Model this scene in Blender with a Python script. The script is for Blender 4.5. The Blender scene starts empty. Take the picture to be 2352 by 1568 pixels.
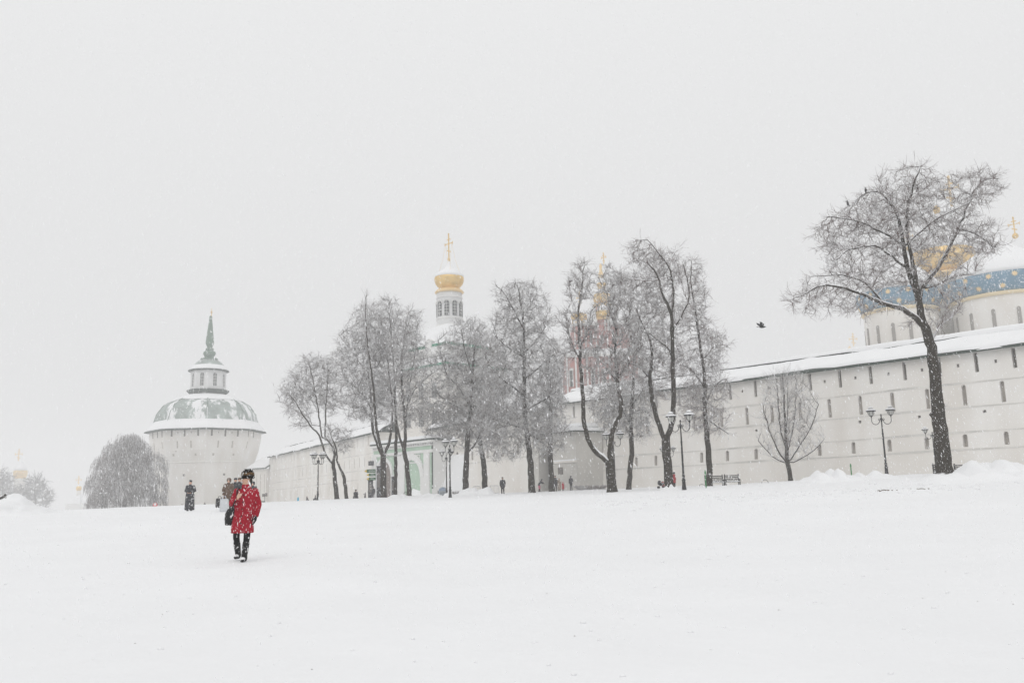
import bpy, bmesh, math, random
import numpy as np
from mathutils import Vector, Matrix, Euler

# ------------------------------------------------------------------ camera, world, sun, exposure
SC = bpy.context.scene
COL = SC.collection
R = math.radians
EYE = Vector((0.0, 0.0, 1.6))
F = 1960.0                                   # focal length in pixels of a 2352 px wide picture
PITCH, ROLL = math.atan(346.0 / F), -0.025
cam_d = bpy.data.cameras.new('camera')
cam_d.sensor_width = 36.0
cam_d.lens = F / 2352.0 * 36.0
cam_d.clip_start, cam_d.clip_end = 0.1, 4000.0
cam = bpy.data.objects.new('camera', cam_d)
COL.objects.link(cam)
CM = Euler((R(90) + PITCH, 0, 0)).to_matrix() @ Matrix.Rotation(ROLL, 3, 'Z')
cam.matrix_world = Matrix.Translation(EYE) @ CM.to_4x4()
SC.camera = cam

SUN_EL, SUN_ROT = R(48), R(200)
world = bpy.data.worlds.new('World')
SC.world = world
world.use_nodes = True
nt = world.node_tree
nt.nodes.clear()
w_out = nt.nodes.new('ShaderNodeOutputWorld')
w_bg = nt.nodes.new('ShaderNodeBackground')
w_sky = nt.nodes.new('ShaderNodeTexSky')
w_sky.sky_type = 'NISHITA'
w_sky.sun_disc = False
w_sky.sun_elevation, w_sky.sun_rotation = SUN_EL, SUN_ROT
w_sky.air_density, w_sky.dust_density = 1.0, 6.0
w_hs = nt.nodes.new('ShaderNodeHueSaturation')
w_hs.inputs['Saturation'].default_value = 0.12
w_mix = nt.nodes.new('ShaderNodeMixRGB')          # closed cloud cover: an even grey-white over the clear sky
w_mix.inputs[0].default_value = 0.93
w_mix.inputs[2].default_value = (8.3, 8.36, 8.42, 1)
w_bg.inputs['Strength'].default_value = 0.1
w_tc = nt.nodes.new('ShaderNodeTexCoord'); w_sx = nt.nodes.new('ShaderNodeSeparateXYZ')
w_mr = nt.nodes.new('ShaderNodeMapRange')         # overcast sky: brightest overhead, dimmer all round the horizon
w_mr.inputs['From Min'].default_value, w_mr.inputs['From Max'].default_value = 0.0, 1.0
w_mr.inputs['To Min'].default_value, w_mr.inputs['To Max'].default_value = 0.865, 1.14
w_vm = nt.nodes.new('ShaderNodeMixRGB'); w_vm.blend_type = 'MULTIPLY'; w_vm.inputs[0].default_value = 1.0
w_vm.inputs[1].default_value = (8.62, 8.66, 8.70, 1)
nt.links.new(w_tc.outputs['Generated'], w_sx.inputs[0]); nt.links.new(w_sx.outputs['Z'], w_mr.inputs['Value'])
nt.links.new(w_mr.outputs[0], w_vm.inputs[2]); nt.links.new(w_vm.outputs[0], w_mix.inputs[2])
nt.links.new(w_sky.outputs[0], w_hs.inputs['Color'])
nt.links.new(w_hs.outputs[0], w_mix.inputs[1])
nt.links.new(w_mix.outputs[0], w_bg.inputs['Color'])
nt.links.new(w_bg.outputs[0], w_out.inputs['Surface'])

sun_d = bpy.data.lights.new('sun', 'SUN')
sun_d.energy, sun_d.angle, sun_d.color = 0.5, R(35), (1.0, 0.97, 0.93)
sun = bpy.data.objects.new('sun', sun_d)
COL.objects.link(sun)
sun.rotation_euler = (R(90) - SUN_EL, 0, R(180) - SUN_ROT)
sun.location = (0, -20, 80)

vs = SC.view_settings
vs.view_transform, vs.look, vs.exposure, vs.gamma = 'Standard', 'None', 0.0, 1.0
vs.use_curve_mapping = False
SC.render.engine = 'CYCLES'
SC.cycles.use_denoising = True
SC.cycles.volume_bounces = 2
SC.cycles.max_bounces = 6
SC.cycles.diffuse_bounces = 3
SC.cycles.transparent_max_bounces = 8

# ------------------------------------------------------------------ pixel -> place
def ray(px, py):
    return CM @ Vector(((px - 1176.0) / F, -(py - 784.0) / F, -1.0))

def at(px, py, Y):
    d = ray(px, py)
    return EYE + d * (Y / d.y)

def mpp(Y):                                   # metres per picture pixel at forward distance Y
    return Y / F * 1.0

rng = random.Random(11)

# ------------------------------------------------------------------ tags and mesh helpers
def tag(o, label=None, cat=None, group=None, kind=None):
    if label: o['label'] = label
    if cat: o['category'] = cat
    if group: o['group'] = group
    if kind: o['kind'] = kind
    return o

def empty(name, loc=(0, 0, 0), rz=0.0):
    o = bpy.data.objects.new(name, None)
    o.empty_display_size = 0.2
    COL.objects.link(o)
    o.location = loc
    o.rotation_euler = (0, 0, rz)
    return o

def link(name, me, m, parent=None, smooth=False):
    if m is not None and not me.materials: me.materials.append(m)
    if smooth:
        me.polygons.foreach_set('use_smooth', [True] * len(me.polygons))
    o = bpy.data.objects.new(name, me)
    COL.objects.link(o)
    if parent is not None: o.parent = parent
    return o

def copy_tree(o, parent=None):
    c = o.copy()
    COL.objects.link(c)
    c.parent = parent
    for ch in list(o.children): copy_tree(ch, c)
    return c

class MB:
    def __init__(s):
        s.v, s.f = [], []
    def add(s, vs_, fs):
        n = len(s.v)
        s.v.extend([tuple(p) for p in vs_])
        s.f.extend([tuple(i + n for i in f) for f in fs])
        return s
    def box(s, lo, hi, M=None):
        x0, y0, z0 = lo; x1, y1, z1 = hi
        p = [Vector(q) for q in ((x0,y0,z0),(x1,y0,z0),(x1,y1,z0),(x0,y1,z0),(x0,y0,z1),(x1,y0,z1),(x1,y1,z1),(x0,y1,z1))]
        if M is not None: p = [M @ q for q in p]
        return s.add(p, [(0,3,2,1),(4,5,6,7),(0,1,5,4),(1,2,6,5),(2,3,7,6),(3,0,4,7)])
    def hexa(s, pts):                          # eight corners: bottom four, top four
        return s.add(pts, [(0,3,2,1),(4,5,6,7),(0,1,5,4),(1,2,6,5),(2,3,7,6),(3,0,4,7)])
    def lathe(s, prof, n=16, c=(0,0,0), rot=0.0, cap=True, M=None):
        vs_, fs = [], []
        for r, z in prof:
            for k in range(n):
                a = rot + 2 * math.pi * k / n
                q = Vector((r * math.cos(a), r * math.sin(a), z))
                if M is not None: q = M @ q
                vs_.append(q + Vector(c))
        m = len(prof)
        for i in range(m - 1):
            for k in range(n):
                k2 = (k + 1) % n
                fs.append((i*n+k, i*n+k2, (i+1)*n+k2, (i+1)*n+k))
        if cap:
            fs.append(tuple(range(n-1, -1, -1)))
            fs.append(tuple((m-1)*n + k for k in range(n)))
        return s.add(vs_, fs)
    def tube(s, pts, rad, n=6, cap=True, squash=None):
        pts = [Vector(p) for p in pts]
        m = len(pts)
        vs_, fs = [], []
        u = None
        for i in range(m):
            t = (pts[min(i+1, m-1)] - pts[max(i-1, 0)])
            if t.length < 1e-9: t = Vector((0, 0, 1))
            t.normalize()
            if u is None:
                u = t.cross(Vector((0.31, 0.95, 0.05)))
                if u.length < 1e-3: u = t.cross(Vector((1, 0, 0)))
            else:
                u = u - t * u.dot(t)
            u.normalize()
            w = t.cross(u)
            r = rad[i] if hasattr(rad, '__len__') else rad
            for k in range(n):
                a = 2 * math.pi * k / n
                vs_.append(pts[i] + u * (r * math.cos(a)) + w * (r * math.sin(a)))
        for i in range(m - 1):
            for k in range(n):
                k2 = (k + 1) % n
                fs.append((i*n+k, i*n+k2, (i+1)*n+k2, (i+1)*n+k))
        if cap:
            fs.append(tuple(range(n-1, -1, -1)))
            fs.append(tuple((m-1)*n + k for k in range(n)))
        return s.add(vs_, fs)
    def ball(s, c, r, n=10, m=6, M=None):
        rx, ry, rz = r if hasattr(r, '__len__') else (r, r, r)
        vs_, fs = [], []
        for i in range(m + 1):
            th = math.pi * i / m
            sr, cz = max(math.sin(th), 0.02), -math.cos(th)
            for k in range(n):
                a = 2 * math.pi * k / n
                q = Vector((rx * sr * math.cos(a), ry * sr * math.sin(a), rz * cz))
                if M is not None: q = M @ q
                vs_.append(q + Vector(c))
        for i in range(m):
            for k in range(n):
                k2 = (k + 1) % n
                fs.append((i*n+k, i*n+k2, (i+1)*n+k2, (i+1)*n+k))
        fs.append(tuple(range(n-1, -1, -1)))
        fs.append(tuple(m*n + k for k in range(n)))
        return s.add(vs_, fs)
    def prism(s, poly, d, M=None):             # polygon in x,z pulled along y from 0 to d
        n = len(poly)
        vs_ = [Vector((x, 0, z)) for x, z in poly] + [Vector((x, d, z)) for x, z in poly]
        if M is not None: vs_ = [M @ q for q in vs_]
        fs = [tuple(range(n)), tuple(range(2*n-1, n-1, -1))]
        for k in range(n):
            k2 = (k + 1) % n
            fs.append((k2, k, n + k, n + k2))
        return s.add(vs_, fs)
    def mesh(s, name='m'):
        me = bpy.data.meshes.new(name)
        me.from_pydata([tuple(p) for p in s.v], [], s.f)
        me.update()
        return me
    def build(s, name, m, parent=None, smooth=False):
        return link(name, s.mesh(name), m, parent, smooth)

def np_mesh(name, V, Q, m, parent=None, smooth=False):
    """V (n,3) array, Q (k,4) or (k,3) array of face indices"""
    me = bpy.data.meshes.new(name)
    k = Q.shape[1]
    me.vertices.add(len(V)); me.vertices.foreach_set('co', np.asarray(V, dtype=np.float32).ravel())
    me.loops.add(Q.size); me.loops.foreach_set('vertex_index', Q.astype(np.int32).ravel())
    me.polygons.add(len(Q))
    me.polygons.foreach_set('loop_start', np.arange(0, Q.size, k, dtype=np.int32))
    if smooth: me.polygons.foreach_set('use_smooth', np.ones(len(Q), dtype=bool))
    me.update(calc_edges=True)
    return link(name, me, m, parent)

def arch_poly(w, h, n=8):                       # arched outline, springing at h - w/2
    r = w / 2
    p = [(-r, 0), (r, 0)]
    for i in range(n + 1):
        a = math.pi * i / n
        p.append((r * math.cos(a), h - r + r * math.sin(a)))
    return p

# value noise, the same everywhere in the script
_NT = np.random.RandomState(5).rand(256, 256)
def vnoise(x, y):
    x = np.asarray(x, dtype=float); y = np.asarray(y, dtype=float)
    xi, yi = np.floor(x).astype(int), np.floor(y).astype(int)
    fx, fy = x - xi, y - yi
    fx, fy = fx*fx*(3-2*fx), fy*fy*(3-2*fy)
    g = lambda a, b: _NT[a & 255, b & 255]
    return (g(xi,yi)*(1-fx)+g(xi+1,yi)*fx)*(1-fy) + (g(xi,yi+1)*(1-fx)+g(xi+1,yi+1)*fx)*fy - 0.5
def fbm(x, y, o=3):
    t, a = 0.0, 1.0
    for i in range(o):
        t = t + a * vnoise(np.asarray(x) * 2**i + 13.7*i, np.asarray(y) * 2**i + 7.3*i); a *= 0.5
    return t

# ------------------------------------------------------------------ materials
M = {}
def mat(name, col, rough=0.8, metal=0.0, var=0.0, vscale=3.0, bump=0.0, bscale=20.0, snow=None, fleck=None, spec=0.3, stretch=None, trans=0.0, col2=None):
    """snow=(lo,hi): settled snow where the surface faces up;  fleck=(scale, threshold): clinging flakes and clots of snow"""
    m = bpy.data.materials.new(name); m.use_nodes = True
    t = m.node_tree; N = t.nodes; L = t.links
    b = N['Principled BSDF']
    b.inputs['Roughness'].default_value = rough
    b.inputs['Metallic'].default_value = metal
    b.inputs['Specular IOR Level'].default_value = spec
    if trans: b.inputs['Transmission Weight'].default_value = trans
    tc = N.new('ShaderNodeTexCoord')
    mp = N.new('ShaderNodeMapping')
    L.new(tc.outputs['Object'], mp.inputs['Vector'])
    if stretch: mp.inputs['Scale'].default_value = stretch
    rgb = N.new('ShaderNodeRGB'); rgb.outputs[0].default_value = (*col, 1)
    c = rgb.outputs[0]
    if var:
        no = N.new('ShaderNodeTexNoise'); no.inputs['Scale'].default_value = vscale; no.inputs['Detail'].default_value = 5
        L.new(mp.outputs[0], no.inputs['Vector'])
        mr = N.new('ShaderNodeMapRange'); mr.inputs['From Min'].default_value = 0.3; mr.inputs['From Max'].default_value = 0.7
        L.new(no.outputs['Fac'], mr.inputs['Value'])
        mx = N.new('ShaderNodeMixRGB')
        c2 = col2 if col2 else tuple(max(0, q * (1 - var)) for q in col)
        mx.inputs[2].default_value = (*c2, 1)
        L.new(mr.outputs[0], mx.inputs[0]); L.new(c, mx.inputs[1])
        c = mx.outputs[0]
    def snowmix(fac, c):
        mx = N.new('ShaderNodeMixRGB'); mx.inputs[2].default_value = (0.84, 0.845, 0.855, 1)
        L.new(fac, mx.inputs[0]); L.new(c, mx.inputs[1])
        return mx.outputs[0]
    if snow:
        g = N.new('ShaderNodeNewGeometry'); sx = N.new('ShaderNodeSeparateXYZ')
        L.new(g.outputs['Normal'], sx.inputs[0])
        ns = N.new('ShaderNodeTexNoise'); ns.inputs['Scale'].default_value = 2.5; ns.inputs['Detail'].default_value = 4
        L.new(tc.outputs['Object'], ns.inputs['Vector'])
        ad = N.new('ShaderNodeMath'); ad.operation = 'MULTIPLY_ADD'; ad.inputs[1].default_value = 0.7; 
        L.new(ns.outputs['Fac'], ad.inputs[0]); L.new(sx.outputs['Z'], ad.inputs[2])
        mr = N.new('ShaderNodeMapRange'); mr.inputs['From Min'].default_value = snow[0] + 0.35; mr.inputs['From Max'].default_value = snow[1] + 0.35
        L.new(ad.outputs[0], mr.inputs['Value'])
        c = snowmix(mr.outputs[0], c)
    if fleck:
        ns = N.new('ShaderNodeTexNoise'); ns.inputs['Scale'].default_value = fleck[0]; ns.inputs['Detail'].default_value = fleck[2] if len(fleck) > 2 else 3
        ns.inputs['Roughness'].default_value = 0.68 if len(fleck) > 2 else 0.5
        m2 = N.new('ShaderNodeMapping'); m2.inputs['Scale'].default_value = (1, 1, 0.45)
        L.new(tc.outputs['Object'], m2.inputs['Vector']); L.new(m2.outputs[0], ns.inputs['Vector'])
        mr = N.new('ShaderNodeMapRange'); mr.inputs['From Min'].default_value = fleck[1]; mr.inputs['From Max'].default_value = fleck[1] + 0.05
        L.new(ns.outputs['Fac'], mr.inputs['Value'])
        c = snowmix(mr.outputs[0], c)
    L.new(c, b.inputs['Base Color'])
    if bump:
        nb = N.new('ShaderNodeTexNoise'); nb.inputs['Scale'].default_value = bscale; nb.inputs['Detail'].default_value = 6
        L.new(mp.outputs[0], nb.inputs['Vector'])
        bp = N.new('ShaderNodeBump'); bp.inputs['Strength'].default_value = bump; bp.inputs['Distance'].default_value = 0.05
        L.new(nb.outputs['Fac'], bp.inputs['Height']); L.new(bp.outputs[0], b.inputs['Normal'])
    M[name] = m
    return m

mat('snow', (0.86, 0.865, 0.875), 0.75, bump=0.5, bscale=2.6, spec=0.1, var=0.035, vscale=0.35)
mat('snow_trodden', (0.72, 0.72, 0.735), 0.8, bump=0.5, bscale=4, var=0.12, vscale=1.2, spec=0.1)
mat('plaster', (0.84, 0.825, 0.795), 0.9, var=0.2, vscale=0.3, bump=0.25, bscale=6, spec=0.1, stretch=(1, 1, 0.35), col2=(0.71, 0.675, 0.625))
mat('plaster_old', (0.62, 0.60, 0.56), 0.9, var=0.22, vscale=0.35, bump=0.25, bscale=6, spec=0.1)
mat('plaster_band', (0.76, 0.74, 0.70), 0.9, var=0.3, vscale=0.5, spec=0.1)
mat('white_trim', (0.76, 0.755, 0.74), 0.8, var=0.08, vscale=0.6, spec=0.15)
mat('grey_white', (0.72, 0.72, 0.72), 0.85, var=0.1, vscale=0.5, spec=0.15)
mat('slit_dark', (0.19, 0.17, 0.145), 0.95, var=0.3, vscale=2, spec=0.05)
mat('niche', (0.55, 0.51, 0.46), 0.95, var=0.25, vscale=2, spec=0.05)  # plaster toned down, the shade of the wall recesses put into the colour
mat('roof_green', (0.022, 0.045, 0.032), 0.6, var=0.3, vscale=1.5)
mat('dome_green', (0.13, 0.19, 0.15), 0.7, var=0.35, vscale=1.0, fleck=(0.55, 0.53))
mat('dome_grey', (0.38, 0.44, 0.41), 0.7, var=0.4, vscale=0.5, fleck=(0.26, 0.49, 9))
mat('twig_far', (0.10, 0.085, 0.085), 0.95, spec=0.05)
mat('spire_green', (0.14, 0.215, 0.165), 0.6, var=0.2, vscale=1.0, fleck=(2.5, 0.62))
mat('bright_green', (0.06, 0.30, 0.19), 0.6, var=0.2, vscale=1.0)
mat('pale_green', (0.46, 0.60, 0.48), 0.85, var=0.14, vscale=0.5, spec=0.1)
mat('pink', (0.55, 0.29, 0.27), 0.85, var=0.2, vscale=0.6, spec=0.1)
mat('gold', (0.88, 0.62, 0.26), 0.42, metal=0.65, var=0.25, vscale=1.2)
mat('gold_pale', (0.82, 0.62, 0.34), 0.5, metal=0.45)
mat('blue_dome', (0.13, 0.26, 0.37), 0.6, var=0.15, vscale=0.8, fleck=(5.0, 0.60))
mat('glass_dark', (0.10, 0.105, 0.105), 0.3, spec=0.5)
mat('iron', (0.012, 0.012, 0.013), 0.55, fleck=(14, 0.66), spec=0.35)
mat('lamp_glass', (0.55, 0.55, 0.52), 0.25, trans=0.0, spec=0.5, var=0.15, vscale=6)
mat('bark', (0.040, 0.031, 0.020), 0.95, var=0.45, vscale=6, bump=0.8, bscale=14, snow=(0.40, 0.62), fleck=(23, 0.645), spec=0.05, stretch=(1, 1, 0.3))
mat('twig', (0.105, 0.072, 0.060), 0.95, snow=(-0.42, 0.08), spec=0.05)
mat('twig_red', (0.13, 0.078, 0.066), 0.95, snow=(-0.42, 0.08), spec=0.05)
mat('willow', (0.12, 0.092, 0.086), 0.95, snow=(0.0, 0.45), spec=0.05, fleck=(1.6, 0.60))
mat('drum_window', (0.30, 0.28, 0.26), 0.9)
mat('cornice_gold', (0.80, 0.67, 0.44), 0.7, metal=0.1)
mat('skin', (0.62, 0.38, 0.28), 0.55, spec=0.3)
mat('lips', (0.45, 0.16, 0.14), 0.5)
mat('eye_dark', (0.03, 0.025, 0.02), 0.4)
mat('red_coat', (0.40, 0.010, 0.028), 0.85, var=0.35, vscale=7, bump=0.4, bscale=18, fleck=(36, 0.625), spec=0.15)
mat('black_wool', (0.010, 0.010, 0.012), 0.9, bump=0.3, bscale=20, fleck=(28, 0.62), spec=0.1)
mat('black_boot', (0.008, 0.008, 0.009), 0.6, fleck=(26, 0.605))
mat('charcoal', (0.035, 0.036, 0.042), 0.9, fleck=(17, 0.61), spec=0.1)
mat('brown_coat', (0.115, 0.07, 0.045), 0.9, fleck=(17, 0.61), spec=0.1)
mat('beige_coat', (0.36, 0.29, 0.23), 0.9, fleck=(12, 0.62), spec=0.1)
mat('red_jacket', (0.42, 0.02, 0.03), 0.85, fleck=(12, 0.62), spec=0.1)
mat('pink_cloth', (0.55, 0.05, 0.14), 0.85, fleck=(12, 0.62), spec=0.1)
mat('blue_jacket', (0.02, 0.36, 0.55), 0.85, fleck=(12, 0.66), spec=0.1)
mat('fur', (0.20, 0.12, 0.06), 0.95, var=0.9, vscale=16, bump=1.0, bscale=40, fleck=(20, 0.64), spec=0.05, stretch=(1, 1, 3.0), col2=(0.012, 0.010, 0.008))
mat('fur_dark', (0.014, 0.011, 0.009), 0.95, bump=1.0, bscale=40, fleck=(20, 0.62), spec=0.05)
mat('fur_tan', (0.30, 0.18, 0.085), 0.95, var=0.7, vscale=26, bump=1.0, bscale=40, fleck=(20, 0.62), spec=0.05, col2=(0.05, 0.03, 0.02))
mat('bag_white', (0.62, 0.64, 0.67), 0.6, var=0.12, vscale=9)
mat('bag_black', (0.008, 0.008, 0.009), 0.5, fleck=(26, 0.615))
mat('sign_green', (0.035, 0.13, 0.045), 0.6, fleck=(9, 0.62))
mat('sign_yellow', (0.75, 0.52, 0.05), 0.6)
mat('sign_white', (0.75, 0.76, 0.77), 0.6)
mat('sign_blue', (0.06, 0.15, 0.32), 0.6, var=0.5, vscale=8, col2=(0.55, 0.60, 0.66))
mat('sign_red', (0.60, 0.03, 0.04), 0.5)
mat('board_pale', (0.58, 0.63, 0.68), 0.6, var=0.5, vscale=7, col2=(0.30, 0.36, 0.40))
mat('stake_green', (0.02, 0.20, 0.055), 0.6, fleck=(14, 0.64))
mat('bench_wood', (0.055, 0.052, 0.05), 0.8, snow=(0.55, 0.7), fleck=(12, 0.6))
mat('barrier', (0.42, 0.43, 0.44), 0.6)
mat('icon_red', (0.30, 0.045, 0.04), 0.8, var=0.5, vscale=3, col2=(0.30, 0.16, 0.08))
mat('plaque', (0.22, 0.20, 0.185), 0.8, var=0.4, vscale=6)
mat('brick_scar', (0.50, 0.26, 0.14), 0.95, var=0.3, vscale=4)
mat('crow', (0.010, 0.010, 0.012), 0.6)
mat('door_wood', (0.24, 0.20, 0.18), 0.9, var=0.25, vscale=2)
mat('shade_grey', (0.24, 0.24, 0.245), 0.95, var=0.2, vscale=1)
mat('litter', (0.12, 0.09, 0.06), 0.9)
mat('flake', (0.97, 0.97, 0.98), 1.0, spec=0.0)
_ft = M['flake'].node_tree                      # thin ice lets half the light through
_fm = _ft.nodes.new('ShaderNodeMixShader'); _fl = _ft.nodes.new('ShaderNodeBsdfTranslucent'); _fl.inputs['Color'].default_value = (0.97, 0.97, 0.98, 1)
_ft.links.new(_ft.nodes['Principled BSDF'].outputs[0], _fm.inputs[1]); _ft.links.new(_fl.outputs[0], _fm.inputs[2])
_fm.inputs[0].default_value = 0.5
_ft.links.new(_fm.outputs[0], _ft.nodes['Material Output'].inputs['Surface'])

# ------------------------------------------------------------------ the ground
CTRL = []
def cp(px, py, Y): CTRL.append(tuple(at(px, py, Y)))
cp(560, 1287, 17); cp(435, 1173, 52.6); cp(1155, 1135, 89); cp(1572, 1124, 51); cp(2040, 1096, 58)
cp(1033, 1142, 68); cp(730, 1147, 84); cp(2168, 1087, 50); cp(1407, 1131, 60); cp(1815, 1104, 76)
cp(2352, 1082, 66); cp(1680, 1112, 84); cp(1300, 1126, 98); cp(880, 1145, 100); cp(500, 1163, 212); cp(350, 1167, 195)
cp(100, 1174, 70); cp(280, 1169, 72); cp(1176, 1240, 22); cp(1900, 1160, 30); cp(2352, 1150, 28); cp(20, 1260, 20)
cp(1900, 1250, 18); cp(620, 1160, 175); cp(20, 1350, 13)
CTRL += [(0, 0, 0), (-9, 0, -0.05), (9, 0, 0.1), (0, -40, -0.8), (60, -30, 0), (-60, -30, -1.5), (0, 7, 0.12), (-60, 30, 0.1), (50, 35, 2.2),
         (-110, 150, -1.2), (-140, 90, -1.0), (-230, 330, -5), (0, 330, -2), (160, 250, 3), (-420, 200, -12), (300, 60, 6), (60, 120, 3)]
CT = np.array(CTRL, dtype=float)
def _phi(r2): return 0.5 * r2 * np.log(r2 + 1e-9)
_n = len(CT)
_d2 = ((CT[:, None, :2] - CT[None, :, :2])**2).sum(-1)
_K = np.zeros((_n + 3, _n + 3))
_K[:_n, :_n] = _phi(_d2) + np.eye(_n) * 60.0
_K[:_n, _n] = 1; _K[:_n, _n+1:] = CT[:, :2]
_K[_n, :_n] = 1; _K[_n+1:, :_n] = CT[:, :2].T
_W = np.linalg.solve(_K, np.concatenate([CT[:, 2], np.zeros(3)]))
def ground_np(x, y):
    x = np.asarray(x, dtype=float).ravel(); y = np.asarray(y, dtype=float).ravel()
    z = np.empty_like(x)
    for i in range(0, len(x), 20000):
        a, b = x[i:i+20000], y[i:i+20000]
        ca, cb = np.clip(a, -430, 320), np.clip(b, -50, 340)
        d2 = (ca[:, None] - CT[None, :, 0])**2 + (cb[:, None] - CT[None, :, 1])**2
        z[i:i+20000] = _phi(d2) @ _W[:_n] + _W[_n] + _W[_n+1] * ca + _W[_n+2] * cb
    rr = np.hypot(x, y)
    z += 0.035 * fbm(x * 0.35, y * 0.35, 3) + np.clip((rr - 20) / 40, 0, 1) * 0.16 * fbm(x * 0.16 + 40, y * 0.16, 3)
    z += 0.026 * fbm(x * 1.5, y * 1.5, 2)
    return z
def G(x, y): return float(ground_np([x], [y])[0])

def build_ground():
    ys = np.concatenate([np.linspace(-55, 1, 25)[:-1], np.linspace(1, 30, 130)[:-1], np.linspace(30, 110, 140)[:-1], np.linspace(110, 200, 60)[:-1], np.linspace(200, 1100, 40)])
    us = np.concatenate([np.linspace(-700, -110, 40)[:-1], np.linspace(-110, -30, 90)[:-1], np.linspace(-30, 40, 190)[:-1], np.linspace(40, 90, 50)[:-1], np.linspace(90, 500, 24)])
    X, Y = np.meshgrid(us, ys)
    # gather columns towards the middle close to the camera, where the view is narrow
    k = np.clip(0.22 + Y / 70.0, 0.22, 1.0)
    X = np.where(np.abs(X) < 60, X * k, np.sign(X) * (60 * k + (np.abs(X) - 60) * (1 + (1 - k) * 60 / 640)))
    V = np.stack([X.ravel(), Y.ravel(), ground_np(X, Y)], 1)
    h, w = X.shape
    I = np.arange(h * w).reshape(h, w)
    Q = np.stack([I[:-1, :-1], I[:-1, 1:], I[1:, 1:], I[1:, :-1]], -1).reshape(-1, 4)
    o = np_mesh('snow_ground', V, Q, M['snow'], smooth=True)
    tag(o, 'wide open field of smooth fresh snow', None, kind='structure')
build_ground()

def snow_heap(name, label, px0, px1, py_base, py_top, Y, seed, depth=3.0, lumps=7, group=None):
    a, b = at(px0, py_base, Y), at(px1, py_base, Y)
    hmax = (py_base - py_top) * Y / F
    r = random.Random(seed)
    n, m = 54, 26
    L_ = (b - a).length
    bl = [(r.uniform(0.12, 0.88), r.uniform(-0.35, 0.35), r.uniform(0.10, 0.2), r.uniform(0.45, 1.0)) for _ in range(lumps)]
    V = []
    for j in range(m + 1):
        for i in range(n + 1):
            s, t = i / n, j / m * 2 - 1
            x, y = a.x + (b.x - a.x) * s, a.y + (b.y - a.y) * s + t * depth / 2
            edge = max(0, min(1, min(s, 1 - s) * 6)) * max(0, 1 - t * t)
            h = 0.35 * edge
            for (bs, bt, br, bh) in bl:
                d2 = ((s - bs) / br)**2 + ((t - bt) / 0.55)**2
                h = max(h, bh * math.exp(-d2 * 1.2) * min(1, edge * 1.8))
            nz = float(fbm(x * 2.2, y * 2.2, 3)) * 0.17 * min(1, edge * 2)
            z = G(x, y) + hmax * (h + nz) - 0.06 * (1 if edge < 0.05 else 0)
            V.append((x, y, z))
    V = np.array(V)
    I = np.arange((m+1)*(n+1)).reshape(m+1, n+1)
    Q = np.stack([I[:-1, :-1], I[:-1, 1:], I[1:, 1:], I[1:, :-1]], -1).reshape(-1, 4)
    o = np_mesh(name, V, Q, M['snow'], smooth=True)
    return tag(o, label, 'snow pile', group)
# ------------------------------------------------------------------ fortress walls
class Frame:
    """vertical plane through two places on the ground; s runs along it, n points out towards the viewer"""
    def __init__(s, a, b):
        s.p = Vector((a.x, a.y, 0)); d = Vector((b.x - a.x, b.y - a.y, 0)); s.len = d.length
        s.u = d.normalized(); s.n = Vector((s.u.y, -s.u.x, 0))
    def P(s, k, off, z): return s.p + s.u * k + s.n * off + Vector((0, 0, z))
    def hit(s, px, py):
        d = ray(px, py)
        t = (s.p - EYE).dot(s.n) / d.dot(s.n)
        q = EYE + d * t
        return (q - s.p).dot(s.u), q.z
    def mat4(s, k, off, z):                      # local x along the wall, y into the wall, z up
        m = Matrix((( s.u.x, -s.n.x, 0), (s.u.y, -s.n.y, 0), (0, 0, 1))).to_4x4()
        m.translation = s.P(k, off, z)
        return m

def lin(a, b): return lambda s: a[1] + (b[1] - a[1]) * (s - a[0]) / (b[0] - a[0])

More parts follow.
